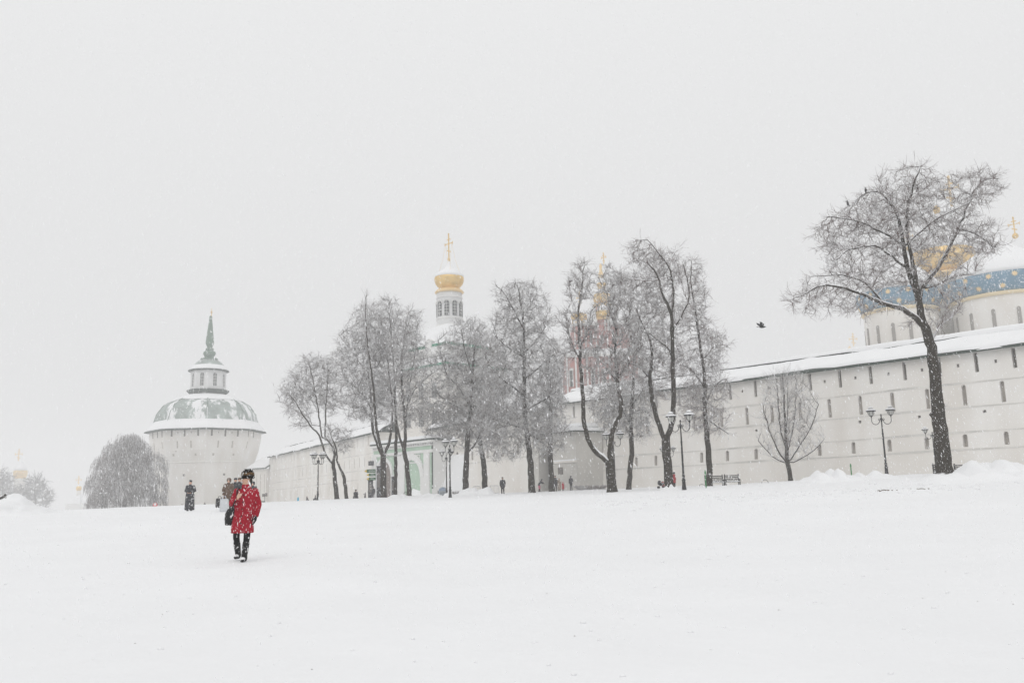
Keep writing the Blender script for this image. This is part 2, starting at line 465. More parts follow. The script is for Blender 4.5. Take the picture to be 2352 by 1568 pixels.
def fortress_wall(name, label, fr, s0, s1, zb, zt, holes, bands, roof=(3.6, 1.75), batter=0.35, mats=('plaster', 'plaster_band'), seed=1, eave=0.55, band_h=0.14, ridge_line=True):
    root = empty(name, fr.P(s0, 0, zb(s0)))
    inv = Matrix.Translation(-root.location)
    def P(s, t, off=0.0):
        z = zb(s) - 1.2 + (zt(s) - zb(s) + 1.2) * 0 + t * (zt(s) - zb(s)) + 1.2
        o = batter * max(0.0, 0.45 - t) / 0.45
        return fr.P(s, o + off, z) - root.location
    S = {s0, s1}; T = {-0.12, 0.45, 1.0}
    k = s0
    while k < s1: S.add(k); k += 4.0
    for (a, b, c, d, ty) in holes: S |= {a, b}; T |= {c, d}
    S, T = sorted(q for q in S if s0 <= q <= s1), sorted(T)
    hs = []
    for h in holes:
        if h[0] > s0 and h[1] < s1: hs.append(h)
    inside = set()
    for (a, b, c, d, ty) in hs:
        ii = [i for i in range(len(S) - 1) if S[i] >= a - 1e-6 and S[i+1] <= b + 1e-6]
        jj = [j for j in range(len(T) - 1) if T[j] >= c - 1e-6 and T[j+1] <= d + 1e-6]
        inside |= {(i, j) for i in ii for j in jj}
    mb = MB()
    idx = {}
    def vid(i, j):
        if (i, j) not in idx:
            idx[(i, j)] = len(mb.v); mb.v.append(tuple(P(S[i], T[j])))
        return idx[(i, j)]
    for i in range(len(S) - 1):
        for j in range(len(T) - 1):
            if (i, j) not in inside:
                mb.f.append((vid(i, j), vid(i+1, j), vid(i+1, j+1), vid(i, j+1)))
    # ends, top and back of the body
    th = 2.8
    for (sa, sb) in ((s0, s1),):
        a = [P(sa, -0.12), P(sa, 1), P(sa, 1, -th), P(sa, -0.12, -th)]
        b = [P(sb, -0.12), P(sb, 1), P(sb, 1, -th), P(sb, -0.12, -th)]
        n = len(mb.v); mb.v += [tuple(q) for q in a + b]
        mb.f += [(n, n+1, n+2, n+3), (n+7, n+6, n+5, n+4), (n+1, n+5, n+6, n+2), (n+2, n+6, n+7, n+3)]
    # reveals of every opening
    dep = {'slit': 0.55, 'niche': 0.5, 'hole': 0.4}
    for (a, b, c, d, ty) in hs:
        q = [P(a, c), P(b, c), P(b, d), P(a, d)]
        w = [p - fr.n * dep[ty] for p in q]
        n = len(mb.v); mb.v += [tuple(p) for p in q + w]
        mb.f += [(n, n+4, n+5, n+1), (n+1, n+5, n+6, n+2), (n+2, n+6, n+7, n+3), (n+3, n+7, n+4, n)]
    mb.build('wall_face', M[mats[0]], root)
    # one closing piece per opening
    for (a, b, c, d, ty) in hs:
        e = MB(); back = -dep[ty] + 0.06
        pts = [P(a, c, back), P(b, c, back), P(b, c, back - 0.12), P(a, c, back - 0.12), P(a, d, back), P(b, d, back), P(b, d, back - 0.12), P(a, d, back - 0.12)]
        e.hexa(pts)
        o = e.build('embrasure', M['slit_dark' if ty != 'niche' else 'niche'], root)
        if ty == 'niche':
            f = MB()                              # two quarter fillets that round the head of the niche
            w = (b - a) / 2; ht = w / (zt(a) - zb(a))
            for sg in (-1, 1):
                m_ = (a + b) / 2
                arc = []
                for i in range(5):
                    an = math.pi / 2 * i / 4
                    arc.append((m_ + sg * w * math.cos(an), d - ht + ht * math.sin(an)))
                poly = arc + [(m_ + sg * w, d)]
                if sg > 0: poly = poly[::-1]
                n = len(f.v); kx = len(poly)
                f.v += [tuple(P(x, y, -0.01)) for x, y in poly] + [tuple(P(x, y, -0.42)) for x, y in poly]
                f.f += [tuple(range(n + kx - 1, n - 1, -1)), tuple(range(n + kx, n + 2 * kx))]
                for i in range(kx): f.f.append((n + i, n + (i+1) % kx, n + kx + (i+1) % kx, n + kx + i))
            f.build('niche_head', M[mats[0]], o)
            g = MB()                              # the actual shot slit, off centre in the splayed niche
            x0 = a + (b - a) * 0.68
            g.hexa([P(x0, c, back+.03), P(b - .02, c, back+.03), P(b - .02, c, back+.004), P(x0, c, back+.004), P(x0, d - ht*1.2, back+.03), P(b-.02, d - ht*1.2, back+.03), P(b-.02, d - ht*1.2, back+.004), P(x0, d - ht*1.2, back+.004)])
            g.build('shot_slit', M['slit_dark'], o)
    # string courses
    for t in bands:
        bb = MB(); H = (zt(s0) - zb(s0)); st = 3.0
        k = s0
        while k < s1 - 0.01:
            k2 = min(s1, k + st)
            dz = band_h / H * 0.5
            j1, j2 = 0.006 * math.sin(k * 1.7), 0.006 * math.sin(k2 * 1.7)
            bb.hexa([P(k, t-dz, .035), P(k2, t-dz, .035), P(k2, t-dz, -.05), P(k, t-dz, -.05), P(k, t+dz+j1, .035), P(k2, t+dz+j2, .035), P(k2, t+dz+j2, -.05), P(k, t+dz+j1, -.05)])
            k = k2
        bb.build('string_course', M[mats[1]], root)
    # roof boards, ridge beam and the snow lying on it
    rw, rh = roof
    def Rf(s, off, dz): return fr.P(s, off, zt(s) + dz) - root.location
    rb = MB(); k = s0 - 0.3
    e0, e1 = s0 - 0.3, s1 + 0.3
    rb.hexa([Rf(e0, eave, -.17), Rf(e1, eave, -.17), Rf(e1, -rw, rh-.1), Rf(e0, -rw, rh-.1), Rf(e0, eave, .06), Rf(e1, eave, .06), Rf(e1, -rw, rh+.06), Rf(e0, -rw, rh+.06)])
    ro = rb.build('roof', M['roof_green'], root)
    bk = MB()
    bk.hexa([Rf(e0, -rw, rh-.1), Rf(e1, -rw, rh-.1), Rf(e1, -rw-3.5, -.3), Rf(e0, -rw-3.5, -.3), Rf(e0, -rw, rh+.06), Rf(e1, -rw, rh+.06), Rf(e1, -rw-3.5, -.1), Rf(e0, -rw-3.5, -.1)])
    bk.build('rear_roof', M['roof_green'], root)
    if ridge_line:
        rg = MB()
        rg.hexa([Rf(e0, -rw+.42, rh-.25), Rf(e1, -rw+.42, rh-.25), Rf(e1, -rw+.2, rh-.25), Rf(e0, -rw+.2, rh-.25), Rf(e0, -rw+.42, rh+.19), Rf(e1, -rw+.42, rh+.19), Rf(e1, -rw+.2, rh+.24), Rf(e0, -rw+.2, rh+.24)])
        rg.build('ridge_board', M['roof_green'], root)
    # snow slab
    def slab(nm, f0, f1, th0, sd, amp, edge_amp):
        ss = np.arange(e0, e1 + 0.3, 0.45)
        us_ = [0, 0.02, 0.12, 0.3, 0.5, 0.7, 0.88, 0.98, 1.0]
        V = []
        for s in ss:
            en = float(fbm(s * 0.22 + sd, sd * 1.3, 3)) + 0.5 * float(vnoise(s * 0.05 + sd, 3.3))
            oe = f0 + edge_amp * (en - 0.05)
            for i, u in enumerate(us_):
                off = oe + (f1 - oe) * u
                base = (eave - off) / (eave + rw) * rh
                t_ = th0 * (0.0 if i in (0, len(us_)-1) else (0.62 if i in (1, len(us_)-2) else 1.0)) + (0 if i in (0, len(us_)-1) else amp * float(fbm(s * 0.5 + sd, u * 3 + sd, 3)))
                drop = -0.10 if (i == 0 and off > eave) else 0.0
                if i == 0: base = max(base, -0.02)
                V.append(tuple(Rf(s, off, base + 0.062 + max(t_, 0.004) + drop)))
        V = np.array(V); w = len(us_); h = len(ss)
        I = np.arange(h * w).reshape(h, w)
        Q = np.stack([I[:-1, :-1], I[1:, :-1], I[1:, 1:], I[:-1, 1:]], -1).reshape(-1, 4)
        return np_mesh(nm, V, Q, M['snow'], root, smooth=True)
    slab('roof_snow', eave - .13, -rw + 0.46, 0.30, seed * 7.7, 0.16, 0.6)
    if ridge_line:
        ss = np.arange(e0, e1 + 0.3, 0.45); V = []
        for s in ss:
            a_ = 0.22 + 0.22 * float(fbm(s * 0.3 + seed, 9.1, 3))
            for off, dz in ((-rw+.50, .16 - .6 * max(0, float(fbm(s * .16 + seed * 3, 5.5, 3)) + .12)), (-rw+.5, .24 + a_*.6), (-rw+.2, .34 + a_), (-rw-.3, .20 + a_), (-rw-.9, -.2)):
                V.append(tuple(Rf(s, off + 0.06 * float(vnoise(s * .9, 4.4)), rh + dz)))
        V = np.array(V); I = np.arange(len(V)).reshape(len(ss), 5)
        Q = np.stack([I[:-1, :-1], I[1:, :-1], I[1:, 1:], I[:-1, 1:]], -1).reshape(-1, 4)
        np_mesh('ridge_snow', V, Q, M['snow'], root, smooth=True)
    tag(root, label, 'wall')
    return root

FR = Frame(at(1285, 1120, 106.5), at(2352, 1078, 70.5))
s_far = FR.hit(2700, 1060)[0]
eaveR = lin(FR.hit(1680, 877), FR.hit(2352, 791))
baseR = lin(FR.hit(1680, 1112), FR.hit(2352, 1086))
def tR(px, py):
    s, z = FR.hit(px, py)
    return s, (z - baseR(s)) / (eaveR(s) - baseR(s))
holes = []
def hole(ty, px, y0, y1, w, frame_t):
    s, ta = frame_t(px, y1); _, tb = frame_t(px, y0)
    holes.append((s - w/2, s + w/2, ta, tb, ty))
def row(ty, pxs, t0, t1, w, fr):
    for px in pxs:
        s = fr.hit(px, 1000)[0]
        holes.append((s - w/2, s + w/2, t0, t1, ty))
tt0, tt1 = tR(1871, 896)[1], tR(1871, 854)[1]
row('slit', [1320, 1365, 1412, 1460, 1512, 1565, 1625, 1684, 1743, 1805, 1871, 1941, 2013, 2093, 2175, 2262, 2352, 2450, 2550], tt0, 0.985, 0.31, FR)
t0_, t1_ = tR(1911, 958)[1], tR(1911, 915)[1]
row('niche', [1340, 1388, 1437, 1487, 1540, 1595, 1660, 1719, 1777, 1842, 1911, 1983, 2058, 2140, 2226, 2316, 2410, 2505], t0_, t1_, 0.34, FR)
t0_, t1_ = tR(1881, 1046)[1], tR(1881, 1020)[1]
row('niche', [1460, 1505, 1610, 1669, 1735, 1881, 1959, 2042, 2128, 2217, 2312, 2410], t0_, t1_, 0.38, FR)
th0, th1 = tR(1905, 878)[1], tR(1905, 871)[1]
row('hole', [1712, 1773, 1838, 1905, 1977, 2055, 2134, 2219, 2308], th0, th1, 0.2, FR)
th0, th1 = tR(1978, 971)[1], tR(1978, 965)[1]
row('hole', [1738, 1848, 1978, 2116, 2268, 2410], th0, th1, 0.26, FR)
bnds = [tR(1911, 915)[1] + .014, tR(1911, 962)[1], tR(1960, 1010)[1], tR(1960, 1047)[1]]
wallR = fortress_wall('fortress_wall', 'long white plastered fortress wall with rows of slits under a snowy roof', FR, 0.0, s_far, baseR, eaveR, holes, bnds, seed=1)
def on_wall(name, label, cat, fr, px, py, w, h, m, th=0.05, off=0.03):
    s, z = fr.hit(px, py)
    mb = MB(); mb.box((-w/2, -th, -h/2), (w/2, 0, h/2))
    o = mb.build(name, m)
    o.matrix_world = fr.mat4(s, off, z)
    return tag(o, label, cat)
# scar of bared brick: a handful of bricks showing through the plaster
s_, z_ = FR.hit(1690, 1050)
for i, (dx, dz, w_) in enumerate(((-.42, -.15, .25), (-.2, -.02, .3), (.05, .1, .28), (.3, .04, .24), (-.3, -.3, .18), (.02, -.05, .26))):
    b_ = MB(); b_.box((0, -.03, 0), (w_, .02, .09)); o = b_.build('brick', M['brick_scar'], wallR)
    o.matrix_basis = FR.mat4(s_ + dx, 0.09, z_ + dz)
    o.location -= wallR.location; 

# ---- left stretch of wall, running down to the corner tower
FL = Frame(at(592, 1160, 214), at(872, 1145, 142))
eaveL = lin(FL.hit(622, 1049), FL.hit(868, 993))
baseL = lin(FL.hit(600, 1166), FL.hit(868, 1148))
holes = []
n_ = int(FL.len / 2.6)
for i in range(1, n_):
    s = i * FL.len / n_
    holes.append((s - .11, s + .11, .83, .985, 'slit'))
    holes.append((s + .9 - .13, s + .9 + .13, .52, .67, 'niche'))
    if i % 2: holes.append((s + .5 - .13, s + .5 + .13, .13, .28, 'niche'))
holes = [h for h in holes if h[1] < FL.len - .1]
wallL = fortress_wall('fortress_wall', 'hazy stretch of white fortress wall dropping towards the round-domed corner tower', FL, FL.hit(618, 1100)[0], FL.len, baseL, eaveL, holes, [.71, .47, .33], roof=(4.2, 2.3), batter=.2, seed=3, eave=.5, band_h=.1)

# little lean-to roof where the wall meets the tower
def annex():
    a, b = at(566, 1160, 209), at(610, 1158, 204)
    fr = Frame(a, b)
    root = empty('wall_annex', a)
    z0 = G(a.x, a.y) - 1; ze = at(590, 1077, 206).z; zr = at(590, 1053, 208).z
    L_ = fr.len
    def q(s, o, z): return fr.P(s, o, z) - a
    mb = MB(); mb.hexa([q(0, 0, z0), q(L_, 0, z0), q(L_, -6, z0), q(0, -6, z0), q(0, 0, ze), q(L_, 0, ze), q(L_, -6, ze), q(0, -6, ze)])
    mb.build('wall_face', M['plaster'], root)
    r = MB(); r.hexa([q(-.2, .4, ze), q(L_+.5, .4, ze), q(L_+.2, -4, zr), q(0, -4, zr), q(-.2, .4, ze+.2), q(L_+.5, .4, ze+.2), q(L_+.2, -4, zr+.2), q(0, -4, zr+.2)])
    r.build('roof', M['roof_green'], root)
    s = MB(); s.hexa([q(-.15, .33, ze+.21), q(L_-.1, .33, ze+.21), q(L_-.5, -4, zr+.21), q(0, -4, zr+.21), q(-.1, .25, ze+.5), q(L_-.3, .2, ze+.5), q(L_-.8, -4, zr+.5), q(0, -4, zr+.5)])
    s.build('roof_snow', M['snow'], root)
    w = MB()
    for i in range(5):
        f = (i + .5) / 5 * L_
        w2 = MB(); w2.hexa([q(f, .02, z0+3), q(f+.18, .02, z0+3), q(f+.18, -.1, z0+3), q(f, -.1, z0+3), q(f, .02, ze-1.2), q(f+.18, .02, ze-1.2), q(f+.18, -.1, ze-1.2), q(f, -.1, ze-1.2)])
        w2.build('embrasure', M['niche'], root)
    tag(root, 'low wall annex with its own snow covered lean-to roof beside the corner tower', 'annex')
annex()

# ------------------------------------------------------------------ corner tower
def px_profile(cx, Y, items):
    """(half width, y) in picture pixels -> (radius, z) of a body of revolution standing at cx, Y"""
    out = []
    for hw, py in items:
        c = at(cx, py, Y); e = at(cx + hw, py, Y)
        out.append(((e - c).length, c.z))
    return out

def corner_tower():
    Y = 216.0; k = .3295; cx = 468.0
    base = at(cx, 1160, Y); c0 = Vector((base.x, base.y, 0))
    root = empty('corner_tower', (base.x, base.y, G(base.x, base.y)))
    zo = root.location.z
    rot = math.atan2(-base.y, -base.x)           # a vertex of the octagon towards the square
    OC = 8
    sc = 1.0                                   # octagon corners reach a little past the outline
    def pr(items, sgn=1): return [(r * sc, z - zo) for r, z in px_profile(cx, Y, [(hw * k, 689 + cy * k) for hw, cy in items])]
    walls = pr([(312, 1475), (308, 1435), (328, 1145), (352, 1060), (366, 985), (370, 918)])
    mb = MB(); mb.lathe(walls, OC, rot=rot); mb.build('wall_face', M['plaster'], root)
    zb = at(cx, 689 + 1140 * k, Y).z - zo
    mb = MB(); r_ = walls[2][0] + .12; mb.lathe([(r_, zb - .12), (r_ + .05, zb), (r_, zb + .2)], OC, rot=rot); mb.build('string_course', M['plaster'], root)
    dome = pr([(402, 926), (398, 920), (350, 872), (341, 850), (326, 800), (284, 740), (205, 692), (118, 664)])
    mb = MB(); mb.lathe([(dome[0][0], dome[0][1] - .1)] + dome[:2], OC, rot=rot); mb.build('eave', M['roof_green'], root)
    mb = MB(); mb.lathe(dome[1:], OC, rot=rot); ro = mb.build('roof', M['dome_grey'], root)
    # snow lying on the skirt and on the crown of the roof, with ragged edges
    def ragged(nm, prof, seed, lo, hi, amp, mt='snow'):
        N = 96; V = []; rr = random.Random(seed); ph = [rr.uniform(0, 6) for _ in range(6)]
        rows = 7
        for j in range(rows + 1):
            for i in range(N):
                a = 2 * math.pi * i / N
                # fold the circle on the octagon
                b = ((a - rot + math.pi / 8) % (math.pi / 4)) - math.pi / 8
                of = math.cos(math.pi / 8) / math.cos(abs(((a - rot) % (math.pi / 4)) - math.pi / 8))
                nz = sum(math.sin(a * f + p) / f for f, p in zip((3, 5, 8, 13, 21, 34), ph)) + .6 * float(vnoise(i * .7 + seed, 2.2))
                t = j / rows
                ua = lo + (amp * nz if lo > 0.001 and lo < .999 else 0); ub = hi + (amp * nz if hi < .999 and hi > .001 else 0)
                u = min(max(ua + (ub - ua) * t, 0), 1) * (len(prof) - 1)
                q = min(int(u), len(prof) - 2); w = u - q
                r = prof[q][0] + (prof[q+1][0] - prof[q][0]) * w; z = prof[q][1] + (prof[q+1][1] - prof[q][1]) * w
                bulge = .25 * math.sin(math.pi * min(max(t, .04), .96)) ** .5
                V.append(((r + bulge * .6) * of * math.cos(a), (r + bulge * .6) * of * math.sin(a), z + bulge))
        V = np.array(V); I = np.arange(len(V)).reshape(rows + 1, N); I2 = np.roll(I, -1, 1)
        Q = np.stack([I[:-1], I2[:-1], I2[1:], I[1:]], -1).reshape(-1, 4)
        np_mesh(nm, V, Q, M[mt], ro, smooth=True)
    p8 = dome[1:]
    ragged('skirt_snow', p8, 3, 0.0, 1.75 / 6, .018)
    ragged('crown_snow', p8, 8, 4.55 / 6, 1.0, .03)
    # ribs between the eight fields
    for i in range(8):
        a = rot + i * math.pi / 4
        t = MB(); t.tube([(r * math.cos(a), r * math.sin(a), z + .06) for r, z in p8[1:-1]], .09, 4); t.build('rib', M['dome_green'], ro)
    # lantern, cornice, cupola, spire
    cxl = 473.5
    def pl(items, c=cxl): 
        o = at(c, 900, Y)
        return [(r * sc, z - zo) for r, z in px_profile(c, Y, [(hw * k, 689 + cy * k) for hw, cy in items])]
    mb = MB(); mb.lathe(pl([(112, 668), (118, 660), (140, 640), (140, 630)]), OC, rot=rot); mb.build('cornice', M['roof_green'], root)
    lw = pl([(119, 640), (117, 560), (117, 492)])
    mb = MB(); mb.lathe(lw, OC, rot=rot); ln = mb.build('lantern', M['grey_white'], root)
    rl = lw[1][0]; ap = rl * math.cos(math.pi / 8)
    z0, z1 = [q[1] for q in pl([(1, 608), (1, 520)])]
    for i in range(8):
        a = rot + math.pi / 8 + i * math.pi / 4
        for dx in ((0.0,),)[0]:
            Mx = Matrix.Rotation(a + math.pi / 2, 4, 'Z'); Mx.translation = Vector((math.cos(a) * (ap + .05), math.sin(a) * (ap + .05), z0))
            w = MB(); w.prism(arch_poly(.95, z1 - z0), .1, Mx); wo = w.build('window', M['glass_dark'], ln)
            f = MB(); Mf = Mx.copy(); Mf.translation = Mx.translation + Vector((math.cos(a), math.sin(a), 0)) * .06
            f.box((-.03, 0, 0), (.03, .05, (z1 - z0)), Mf)
            for zz in (.25, .5, .75): f.box((-.45, .004, (z1-z0)*zz - .03), (.45, .046, (z1-z0)*zz + .03), Mf)
            f.box((-.56, .0, 0), (-.46, .05, (z1-z0)*.75), Mf); f.box((.46, .0, 0), (.56, .05, (z1-z0)*.75), Mf)
            f.build('frame', M['white_trim'], ln)
    cu = pl([(136, 499), (135, 493), (108, 472), (96, 450), (76, 430), (50, 415)])
    mb = MB(); mb.lathe([(cu[0][0], cu[0][1] - .12)] + cu[:1] + cu[1:2], OC, rot=rot); mb.build('lantern_eave', M['roof_green'], root)
    mb = MB(); mb.lathe(cu[1:], OC, rot=rot); mb.build('cupola', M['dome_grey'], root)
    mb = MB(); mb.lathe([(cu[1][0] * .99, cu[1][1] + .02), (cu[1][0] * .97, cu[1][1] + .28), (cu[2][0] + .1, cu[2][1] + .2), (cu[2][0] - .3, cu[2][1] + .5)], 24, rot=rot, cap=False); mb.build('cupola_snow', M['snow'], root, True)
    sp = pl([(58, 417), (56, 408), (30, 402), (32, 394), (42, 376), (40, 362), (24, 352), (28, 346), (26, 338), (16, 332), (28, 302), (24, 262), (17, 200), (9, 130), (10, 118), (3, 108)], 475.5)
    mb = MB(); mb.lathe(sp, 12, rot=rot); mb.build('spire', M['spire_green'], root)
    fi = pl([(3, 112), (2.5, 92), (7, 90), (7, 82), (2, 80), (1.6, 58)], 476.8)
    off = at(476.8, 720, Y) - at(475.5, 720, Y)
    mb = MB(); mb.lathe(fi, 8, c=(off.x, 0, 0)); mb.build('finial', M['gold'], root)
    # openings
    RW = lambda z: np.interp(z, [q[1] for q in walls], [q[0] for q in walls])
    def opening(px, cy0, cy1, wpx, m, nm='embrasure'):
        """solid block, almost flush, its dark colour standing in for a shaded recess, set in the face of the octagon the ray meets"""
        zA, zB = at(cx, 689 + cy1 * k, Y).z - zo, at(cx, 689 + cy0 * k, Y).z - zo
        best = None
        d = ray(310 + px * k, 689 + (cy0 + cy1) / 2 * k)
        zc = (zA + zB) / 2
        r_ap = float(RW(zc)) * math.cos(math.pi / 8)
        for i in range(8):
            a = rot + math.pi / 8 + i * math.pi / 4
            nv = Vector((math.cos(a), math.sin(a), 0))
            den = d.x * nv.x + d.y * nv.y
            if den > -0.05 * d.length: continue
            t = ((root.location.x - EYE.x) * nv.x + (root.location.y - EYE.y) * nv.y + r_ap) / den
            q = EYE + d * t - root.location
            tv = Vector((-nv.y, nv.x, 0)); s = q.x * tv.x + q.y * tv.y
            if abs(s) <= r_ap * math.tan(math.pi / 8) + .1: best = (a, nv, tv, s)
        if not best: return
        a, nv, tv, s = best
        w = wpx * k * Y / F * 1.1
        e = MB()
        ra, rb = float(RW(zA)) * math.cos(math.pi/8), float(RW(zB)) * math.cos(math.pi/8)
        def pt(ds, dr, z, rr): return nv * (rr + dr) + tv * (s + ds) + Vector((0, 0, z))
        e.hexa([pt(-w/2, .03, zA, ra), pt(w/2, .03, zA, ra), pt(w/2, -.3, zA, ra), pt(-w/2, -.3, zA, ra), pt(-w/2, .03, zB, rb), pt(w/2, .03, zB, rb), pt(w/2, -.3, zB, rb), pt(-w/2, -.3, zB, rb)])
        e.build(nm, M[m], root)
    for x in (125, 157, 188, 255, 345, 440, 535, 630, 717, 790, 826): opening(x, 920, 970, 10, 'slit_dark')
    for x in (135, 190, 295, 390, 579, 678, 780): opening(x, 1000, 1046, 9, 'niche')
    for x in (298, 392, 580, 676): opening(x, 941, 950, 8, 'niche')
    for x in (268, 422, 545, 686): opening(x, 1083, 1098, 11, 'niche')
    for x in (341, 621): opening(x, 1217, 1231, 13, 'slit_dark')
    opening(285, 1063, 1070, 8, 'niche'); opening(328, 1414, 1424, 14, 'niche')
    tag(root, 'white octagonal corner tower with snow patched dome, lantern and green spire', 'tower')
corner_tower()

# ------------------------------------------------------------------ churches behind the wall
WALL_ANG = math.atan2(FR.u.y, FR.u.x)
def ortho_cross(h, w, m=0.09):
    """eight-pointed cross, standing at 0, arms along x"""
    b = MB()
    b.box((-m, -m, 0), (m, m, h))
    b.box((-w, -m*.8, h*.60), (-m, m*.8, h*.60 + 1.6*m)); b.box((m, -m*.8, h*.60), (w, m*.8, h*.60 + 1.6*m))
    b.box((-w*.45, -m*.8, h*.78), (-m, m*.8, h*.78 + 1.6*m)); b.box((m, -m*.8, h*.78), (w*.45, m*.8, h*.78 + 1.6*m))
    Mx = Matrix.Rotation(R(22), 4, 'Y'); Mx.translation = Vector((0, 0, h*.30))
    b.box((-w*.5, -m*.75, -m), (w*.5, m*.75, m), Mx)
    for sx, z in ((-w, h*.60 + .8*m), (w, h*.60 + .8*m)): b.box((sx - m*.5, -m*.7, z - m*3), (sx + m*.5, m*.7, z + m*3))
    b.lathe([(m*1.6, h), (m*2, h + m*2), (.01, h + m*4)], 6)
    return b

def dome_stack(root, cx, Y, sections, cross=None, kx=1.0, kc=(0, 0, 1, 1), n=24, rot=0.0):
    """sections: (part name, material, [(half width, y)...]) in crop units of kc=(ox, oy, k)"""
    zo = root.location.z
    c = at(kc[0] + cx * kc[2], kc[1] + 700 * kc[2] * 0 + sections[0][2][0][1] * kc[2], Y)
    off = Vector((c.x, c.y, 0)) - Vector((root.location.x, root.location.y, 0))
    res = {}
    for nm, mt, items in sections:
        pr = px_profile(kc[0] + cx * kc[2], Y, [(hw * kc[2], kc[1] + cy * kc[2]) for hw, cy in items])
        mb = MB(); mb.lathe([(max(r, .01), z - zo) for r, z in pr], n, c=off, rot=rot)
        res[nm] = mb.build(nm, M[mt], root, smooth=(n > 12 and nm not in ('cornice',)))
        res[nm + '_p'] = [(r, z - zo) for r, z in pr]
    return off, res

def gate_church():
    Y = 136.0; kc = (976.1, 516.8, .1648); cx = 345
    c = at(1033, 760, Y)
    g = G(c.x, c.y)
    root = empty('gate_church', (c.x, c.y, g))
    off, res = dome_stack(root, cx, Y, [
        ('base_cornice', 'white_trim', [(205, 1440), (205, 1420), (196, 1408), (180, 1404)]),
        ('drum', 'grey_white', [(182, 1440), (182, 1404), (181, 1330), (176, 1300), (176, 1040), (178, 1030), (178, 945)]),
        ('sill', 'white_trim', [(180, 1335), (192, 1322), (192, 1314), (178, 1306)]),
        ('neck_ring', 'white_trim', [(178, 1038), (186, 1030), (186, 1022), (178, 1016)]),
        ('cornice', 'gold_pale', [(178, 958), (203, 946), (203, 938), (172, 908), (150, 898)]),
        ('dome', 'gold', [(128, 900), (130, 888), (160, 862), (188, 828), (203, 786), (206, 756), (200, 725), (188, 700)]),
        ('dome_snow', 'snow', [(203, 735), (206, 716), (190, 690), (140, 655), (95, 630), (55, 600), (30, 560), (14, 520), (9, 505)]),
        ('orb', 'gold', [(6, 512), (14, 500), (19, 482), (14, 466), (5, 455)]),
    ], kc=kc, n=32)
    zo = g
    dr = res['drum_p']; rd = dr[3][0]
    zA, zB = [at(1033, 516.8 + cy * .1648, Y).z - zo for cy in (1290, 1086)]
    for i in range(10):
        a = math.atan2(-c.y, -c.x) + R(-12) + i * R(36)
        Mx = Matrix.Rotation(a + math.pi / 2, 4, 'Z'); nv = Vector((math.cos(a), math.sin(a), 0))
        Mx.translation = off + nv * (rd + .05) + Vector((0, 0, zA))
        w = MB(); w.prism(arch_poly(.78, zB - zA), .06, Mx); wo = w.build('window', M['glass_dark'], root)
        Mf = Mx.copy(); Mf.translation = Mx.translation + nv * .07
        f = MB(); H = zB - zA
        f.box((-.025, .0, 0), (.025, .05, H), Mf)
        for q in (.2, .4, .6, .8): f.box((-.38, .004, H*q - .025), (.38, .046, H*q + .025), Mf)
        f.build('glazing_bars', M['white_trim'], wo)
        s = MB(); pts = []
        Ms = Mx.copy(); Ms.translation = Mx.translation + nv * .03
        for k in range(13):
            an = math.pi * k / 12
            pts.append(Ms @ Vector((.55 * math.cos(an), 0, H - .39 + .55 * math.sin(an))))
        s.tube(pts, .09, 5); s.build('arch_moulding', M['white_trim'], wo)
    cr = ortho_cross(at(1033, 516.8 + 135 * .1648, Y).z - at(1033, 516.8 + 462 * .1648, Y).z, .95, .075)
    o = cr.build('cross', M['gold'], root); zc = at(1033, 516.8 + 462 * .1648, Y).z - zo
    o.location = off + Vector((0, 0, zc)); o.rotation_euler = (0, 0, WALL_ANG)
    H = 3.8
    ux = Vector((math.cos(WALL_ANG), math.sin(WALL_ANG), 0)); uy = Vector((-ux.y, ux.x, 0))
    zs = at(1033, 516.8 + 690 * .1648, Y).z - zo; zt_ = at(1033, 516.8 + 255 * .1648, Y).z - zo
    for sx in (-1, 1):
        for sy in (-1, 1):
            ch = MB(); ch.tube([off + ux * .8 * sx + Vector((0, 0, zt_)), off + ux * .95 * sx + uy * .5 * sy + Vector((0, 0, (zs + zt_) / 2 - .1)), off + ux * 1.5 * sx + uy * 1.1 * sy + Vector((0, 0, zs))], .018, 4)
            ch.build('chain', M['gold_pale'], root)
    # pyramid roof under the drum and the body of the church
    def cube(nm, mt, pxc, py0, py1, hw, taper=1.0):
        z0, z1 = at(pxc, py0, Y).z - zo, at(pxc, py1, Y).z - zo
        q = [(-hw, -hw), (hw, -hw), (hw, hw), (-hw, hw)]
        b = MB()
        b.hexa([off + ux * x + uy * y + Vector((0, 0, z0)) for x, y in q] + [off + ux * x * taper + uy * y * taper + Vector((0, 0, z1)) for x, y in q])
        return b.build(nm, M[mt], root)
    cube('roof_snow', 'snow', 1033, 800, 752, 4.7, .52)
    cube('roof', 'bright_green', 1033, 807, 800, 4.85, .99)
    cube('cornice', 'white_trim', 1033, 828, 807, 5.0)
    cube('wall_face', 'white_trim', 1033, 1130, 826, 4.6)
    cube('lower_roof_snow', 'snow', 1033, 850, 830, 6.4, .78)
    cube('lower_roof', 'bright_green', 1033, 854, 849.5, 6.5)
    cube('lower_cornice', 'white_trim', 1033, 870, 854, 6.4)
    cube('nave_wall', 'plaster', 1033, 1140, 868, 6.0)
    # white gabled dormer on the green roof towards the corner tower
    p = at(983, 800, Y - 4)
    b = MB(); Mx = Matrix.Rotation(WALL_ANG, 4, 'Z'); Mx.translation = p - root.location - Vector((0, 0, 1.0))
    b.prism([(-.7, 0), (.7, 0), (.7, 1.8), (.95, 2.1), (0, 2.5), (-.95, 2.1), (-.7, 1.8)], 3.5, Mx); b.build('dormer', M['white_trim'], root)
